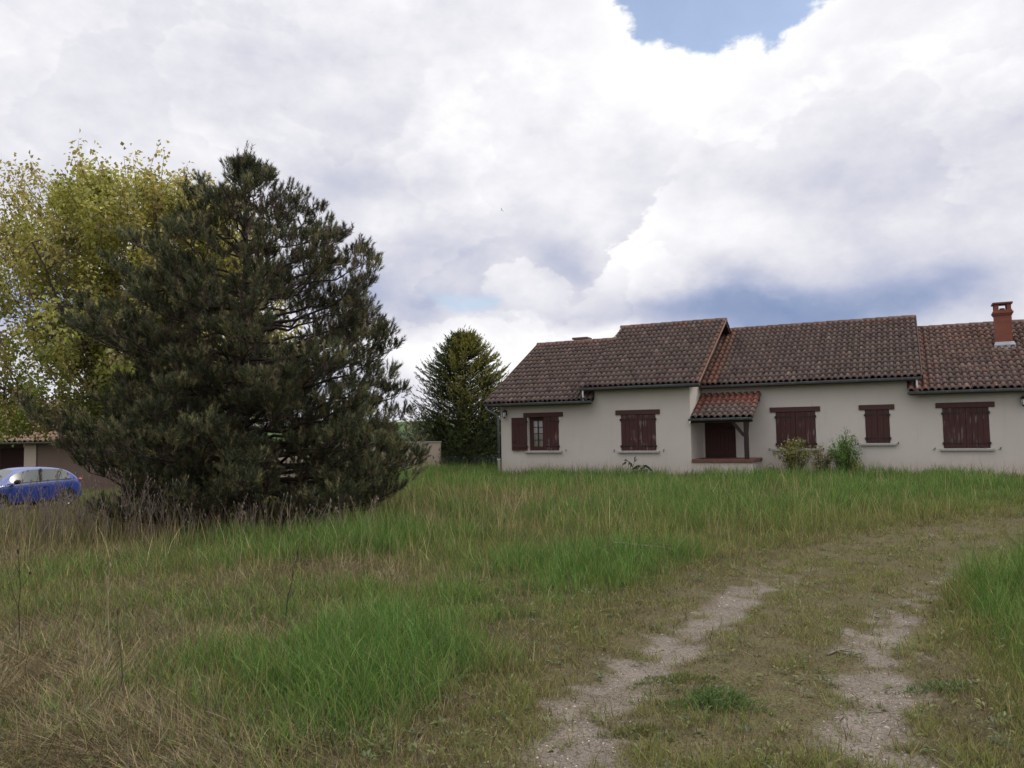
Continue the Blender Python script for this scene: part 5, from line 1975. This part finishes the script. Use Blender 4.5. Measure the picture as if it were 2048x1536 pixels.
def make_grass(name, n, y0, y1, power, mode, label, cat='grass'):
    px, py, tid = scatter(n, y0, y1, power, 9 if mode != 'stalk' else 3, {'main': 0.040, 'thatch': 0.10, 'stalk': 0.12, 'track': 0.030}[mode])
    ok = outside(px, py)
    px, py, tid = px[ok], py[ok], tid[ok]
    lush, dry, hh, trk, vrg = veg(px, py)
    bare = bare_f(px, py)
    n_ = len(px)
    r = rng.random(n_)
    tr_ = np.random.default_rng(5).random(tid.max() + 2)
    if mode == 'main':
        keep = (rng.random(n_) < (1 - 0.55 * dry * (1 - lush)) * (1 - 0.72 * trk)) & (rng.random(n_) > bare * 0.97)
    elif mode == 'thatch':
        keep = (rng.random(n_) < np.clip(dry * 1.25 + 0.10 + 0.35 * vrg, 0, 1) * (1 - 0.8 * trk)) & (rng.random(n_) > bare * 0.97)
    elif mode == 'stalk':
        keep = (rng.random(n_) < (0.25 + 0.6 * dry) * (1 - trk) * (1 - 0.8 * vrg) * (1 - 0.45 * lush) * (1 - 0.7 * sstep(17.5, 20.5, py + 0.45 * px)))
    else:
        keep = (rng.random(n_) < np.clip(trk + 0.7 * vrg, 0, 1)) & (rng.random(n_) > bare * 0.93)
    px, py, tid, lush, dry, hh, trk, vrg, r = (a[keep] for a in (px, py, tid, lush, dry, hh, trk, vrg, r))
    n_ = len(px)
    laz = rng.uniform(0, 2 * np.pi, n_)
    wind = 0.4
    wid = 0.0036 * (1 + 0.070 * np.maximum(py - 4, 0)) * rng.uniform(0.7, 1.35, n_)
    tt = tr_[tid]
    tj = np.random.default_rng(6).normal(1.0, 0.22, tid.max() + 2)[tid].clip(0.5, 1.6)[:, None]
    if mode == 'main':
        h = hh * rng.uniform(0.45, 1.2, n_) * (0.50 + 0.95 * tt)
        th0 = np.abs(rng.normal(0, 0.16, n_)) + 0.12 * dry
        k = rng.normal(0.75, 0.45, n_)
        g = r < np.clip(0.12 + 0.80 * lush - 0.25 * vrg, 0, 1)
        s = (~g) & (rng.random(n_) < np.clip(0.10 + 0.55 * dry + 0.30 * vrg, 0, 0.85))
        c = pick(MID, n_)
        c[g] = pick(LUSH, g.sum())
        c[s] = np.where(rng.random((s.sum(), 1)) < 0.45, pick(STRAW, s.sum()), pick(DEAD, s.sum()))
        wid = wid * np.where(g, 1.15, 1.0)
    elif mode == 'thatch':
        h = (0.07 + 0.13 * dry * (1 - vrg)) * rng.uniform(0.5, 1.6, n_) * (1 - 0.5 * vrg)
        th0 = rng.uniform(0.75, 1.5, n_)
        k = rng.normal(0.3, 0.5, n_)
        c = np.where(rng.random((n_, 1)) < 0.68, pick(DEAD, n_), pick(STRAW, n_) * 0.85)
        base_az = 2 * np.pi * vnoise(px, py, 1.3, 91) * 2
        laz = base_az + rng.normal(0, 0.9, n_)
        wid = wid * 0.85
    elif mode == 'stalk':
        h = (0.20 + 0.34 * sstep(7, 13, py)) * rng.uniform(0.6, 1.45, n_)
        th0 = np.abs(rng.normal(0, 0.16, n_))
        k = rng.normal(0.3, 0.35, n_)
        c = np.where(rng.random((n_, 1)) < 0.62, pick(STRAW, n_), pick(DEAD, n_))
        wid = wid * 0.70
        c = c * (1 + 0.45 * sstep(7, 12, py))[:, None]
    else:
        nz = fbm(px, py, 0.32, 33, 3)
        kk = nz > 0.27
        px, py, lush, dry, trk, vrg, nz = (a[kk] for a in (px, py, lush, dry, trk, vrg, nz))
        n_ = len(px)
        wid = 0.0044 * (1 + 0.085 * np.maximum(py - 4, 0)) * rng.uniform(0.6, 1.4, n_)
        laz = rng.uniform(0, 2 * np.pi, n_)
        h = 0.045 * rng.uniform(0.4, 1.5, n_) * (0.5 + 1.6 * (nz - 0.27) / 0.45)
        th0 = rng.uniform(0.15, 1.25, n_)
        lit = rng.random(n_) < 0.42
        th0[lit] = rng.uniform(1.15, 1.5, lit.sum())
        h[lit] = rng.uniform(0.02, 0.085, lit.sum())
        k = rng.normal(0.3, 0.5, n_)
        c = np.where(rng.random((n_, 1)) < np.clip(0.22 + 2.2 * (nz[:, None] - 0.47), 0, 0.85), pick(np.array([[0.19, 0.20, 0.055], [0.25, 0.235, 0.07], [0.14, 0.18, 0.05]]), n_),
                     np.where(rng.random((n_, 1)) < 0.5, pick(STRAW, n_) * 0.85, pick(DEAD, n_)))
        c[lit] = np.where(rng.random((lit.sum(), 1)) < 0.45, pick(STRAW, lit.sum()) * 0.9, pick(DEAD, lit.sum()))
        wid[lit] *= 0.7
    if mode != 'track':
        c = c * tj
    v, q, t, cc = blades(px, py, h, wid, laz, th0, k, c)
    print(name, n_)
    o = np_mesh(name, v, q, t, M['grass'] if mode in ('main', 'track') else M['dry'], None, cc)
    tag(o, label, cat, None, 'stuff')
    return o


make_grass('grass', 780000, 3.0, 38, 1.30, 'main', 'uneven meadow grass of green and yellowish blades in front of the house')
make_grass('dry_thatch', 400000, 3.0, 30, 1.45, 'thatch', 'flattened dead brown grass lying across the left of the meadow')
make_grass('dry_stalks', 70000, 4.0, 32, 0.7, 'stalk', 'scattered straw coloured seed stalks rising above the meadow grass', 'dry grass')
make_grass('track_turf', 800000, 3.0, 18, 1.6, 'track', 'very short sparse yellowish turf growing over the farm track')

# loose stones in the ruts
n = 60000
px, py, _ = scatter(n, 3.0, 13, 1.9, 4, 0.06)
k_ = (rng.random(len(px)) < bare_f(px, py) * 0.9) & (np.abs(pdist(px, py, RUT_M)) < 1.3)
px, py = px[k_], py[k_]
n = len(px)
print('stones', n)
oc = np.array([(1, 0, 0), (0, 1, 0), (-1, 0, 0), (0, -1, 0), (0, 0, 1), (0, 0, -1)], float)
ot = np.array([(0, 1, 4), (1, 2, 4), (2, 3, 4), (3, 0, 4), (1, 0, 5), (2, 1, 5), (3, 2, 5), (0, 3, 5)])
sz = 0.0028 * np.exp(rng.normal(0.25, 0.5, n))
a = rng.uniform(0, 2 * np.pi, n)
vv = oc[None] * (sz[:, None, None] * rng.uniform(0.6, 1.4, (n, 6, 1))) * np.array([1.2, 0.9, 0.7])
vx = vv[..., 0] * np.cos(a)[:, None] - vv[..., 1] * np.sin(a)[:, None] + px[:, None]
vy = vv[..., 0] * np.sin(a)[:, None] + vv[..., 1] * np.cos(a)[:, None] + py[:, None]
vz = vv[..., 2] + (ground_h(px, py) + 0.008)[:, None]
sc_ = np.array([0.36, 0.31, 0.265]) * rng.uniform(0.45, 1.55, (n, 1))
st_ = np_mesh('gravel', np.stack([vx, vy, vz], -1).reshape(-1, 3), None, (np.arange(n)[:, None, None] * 6 + ot[None]).reshape(-1, 3), M['dry'], None, np.repeat(np.clip(sc_, 0, 0.6), 6, 0))
tag(st_, 'loose pale gravel in the wheel ruts of the track', 'gravel', None, 'stuff')
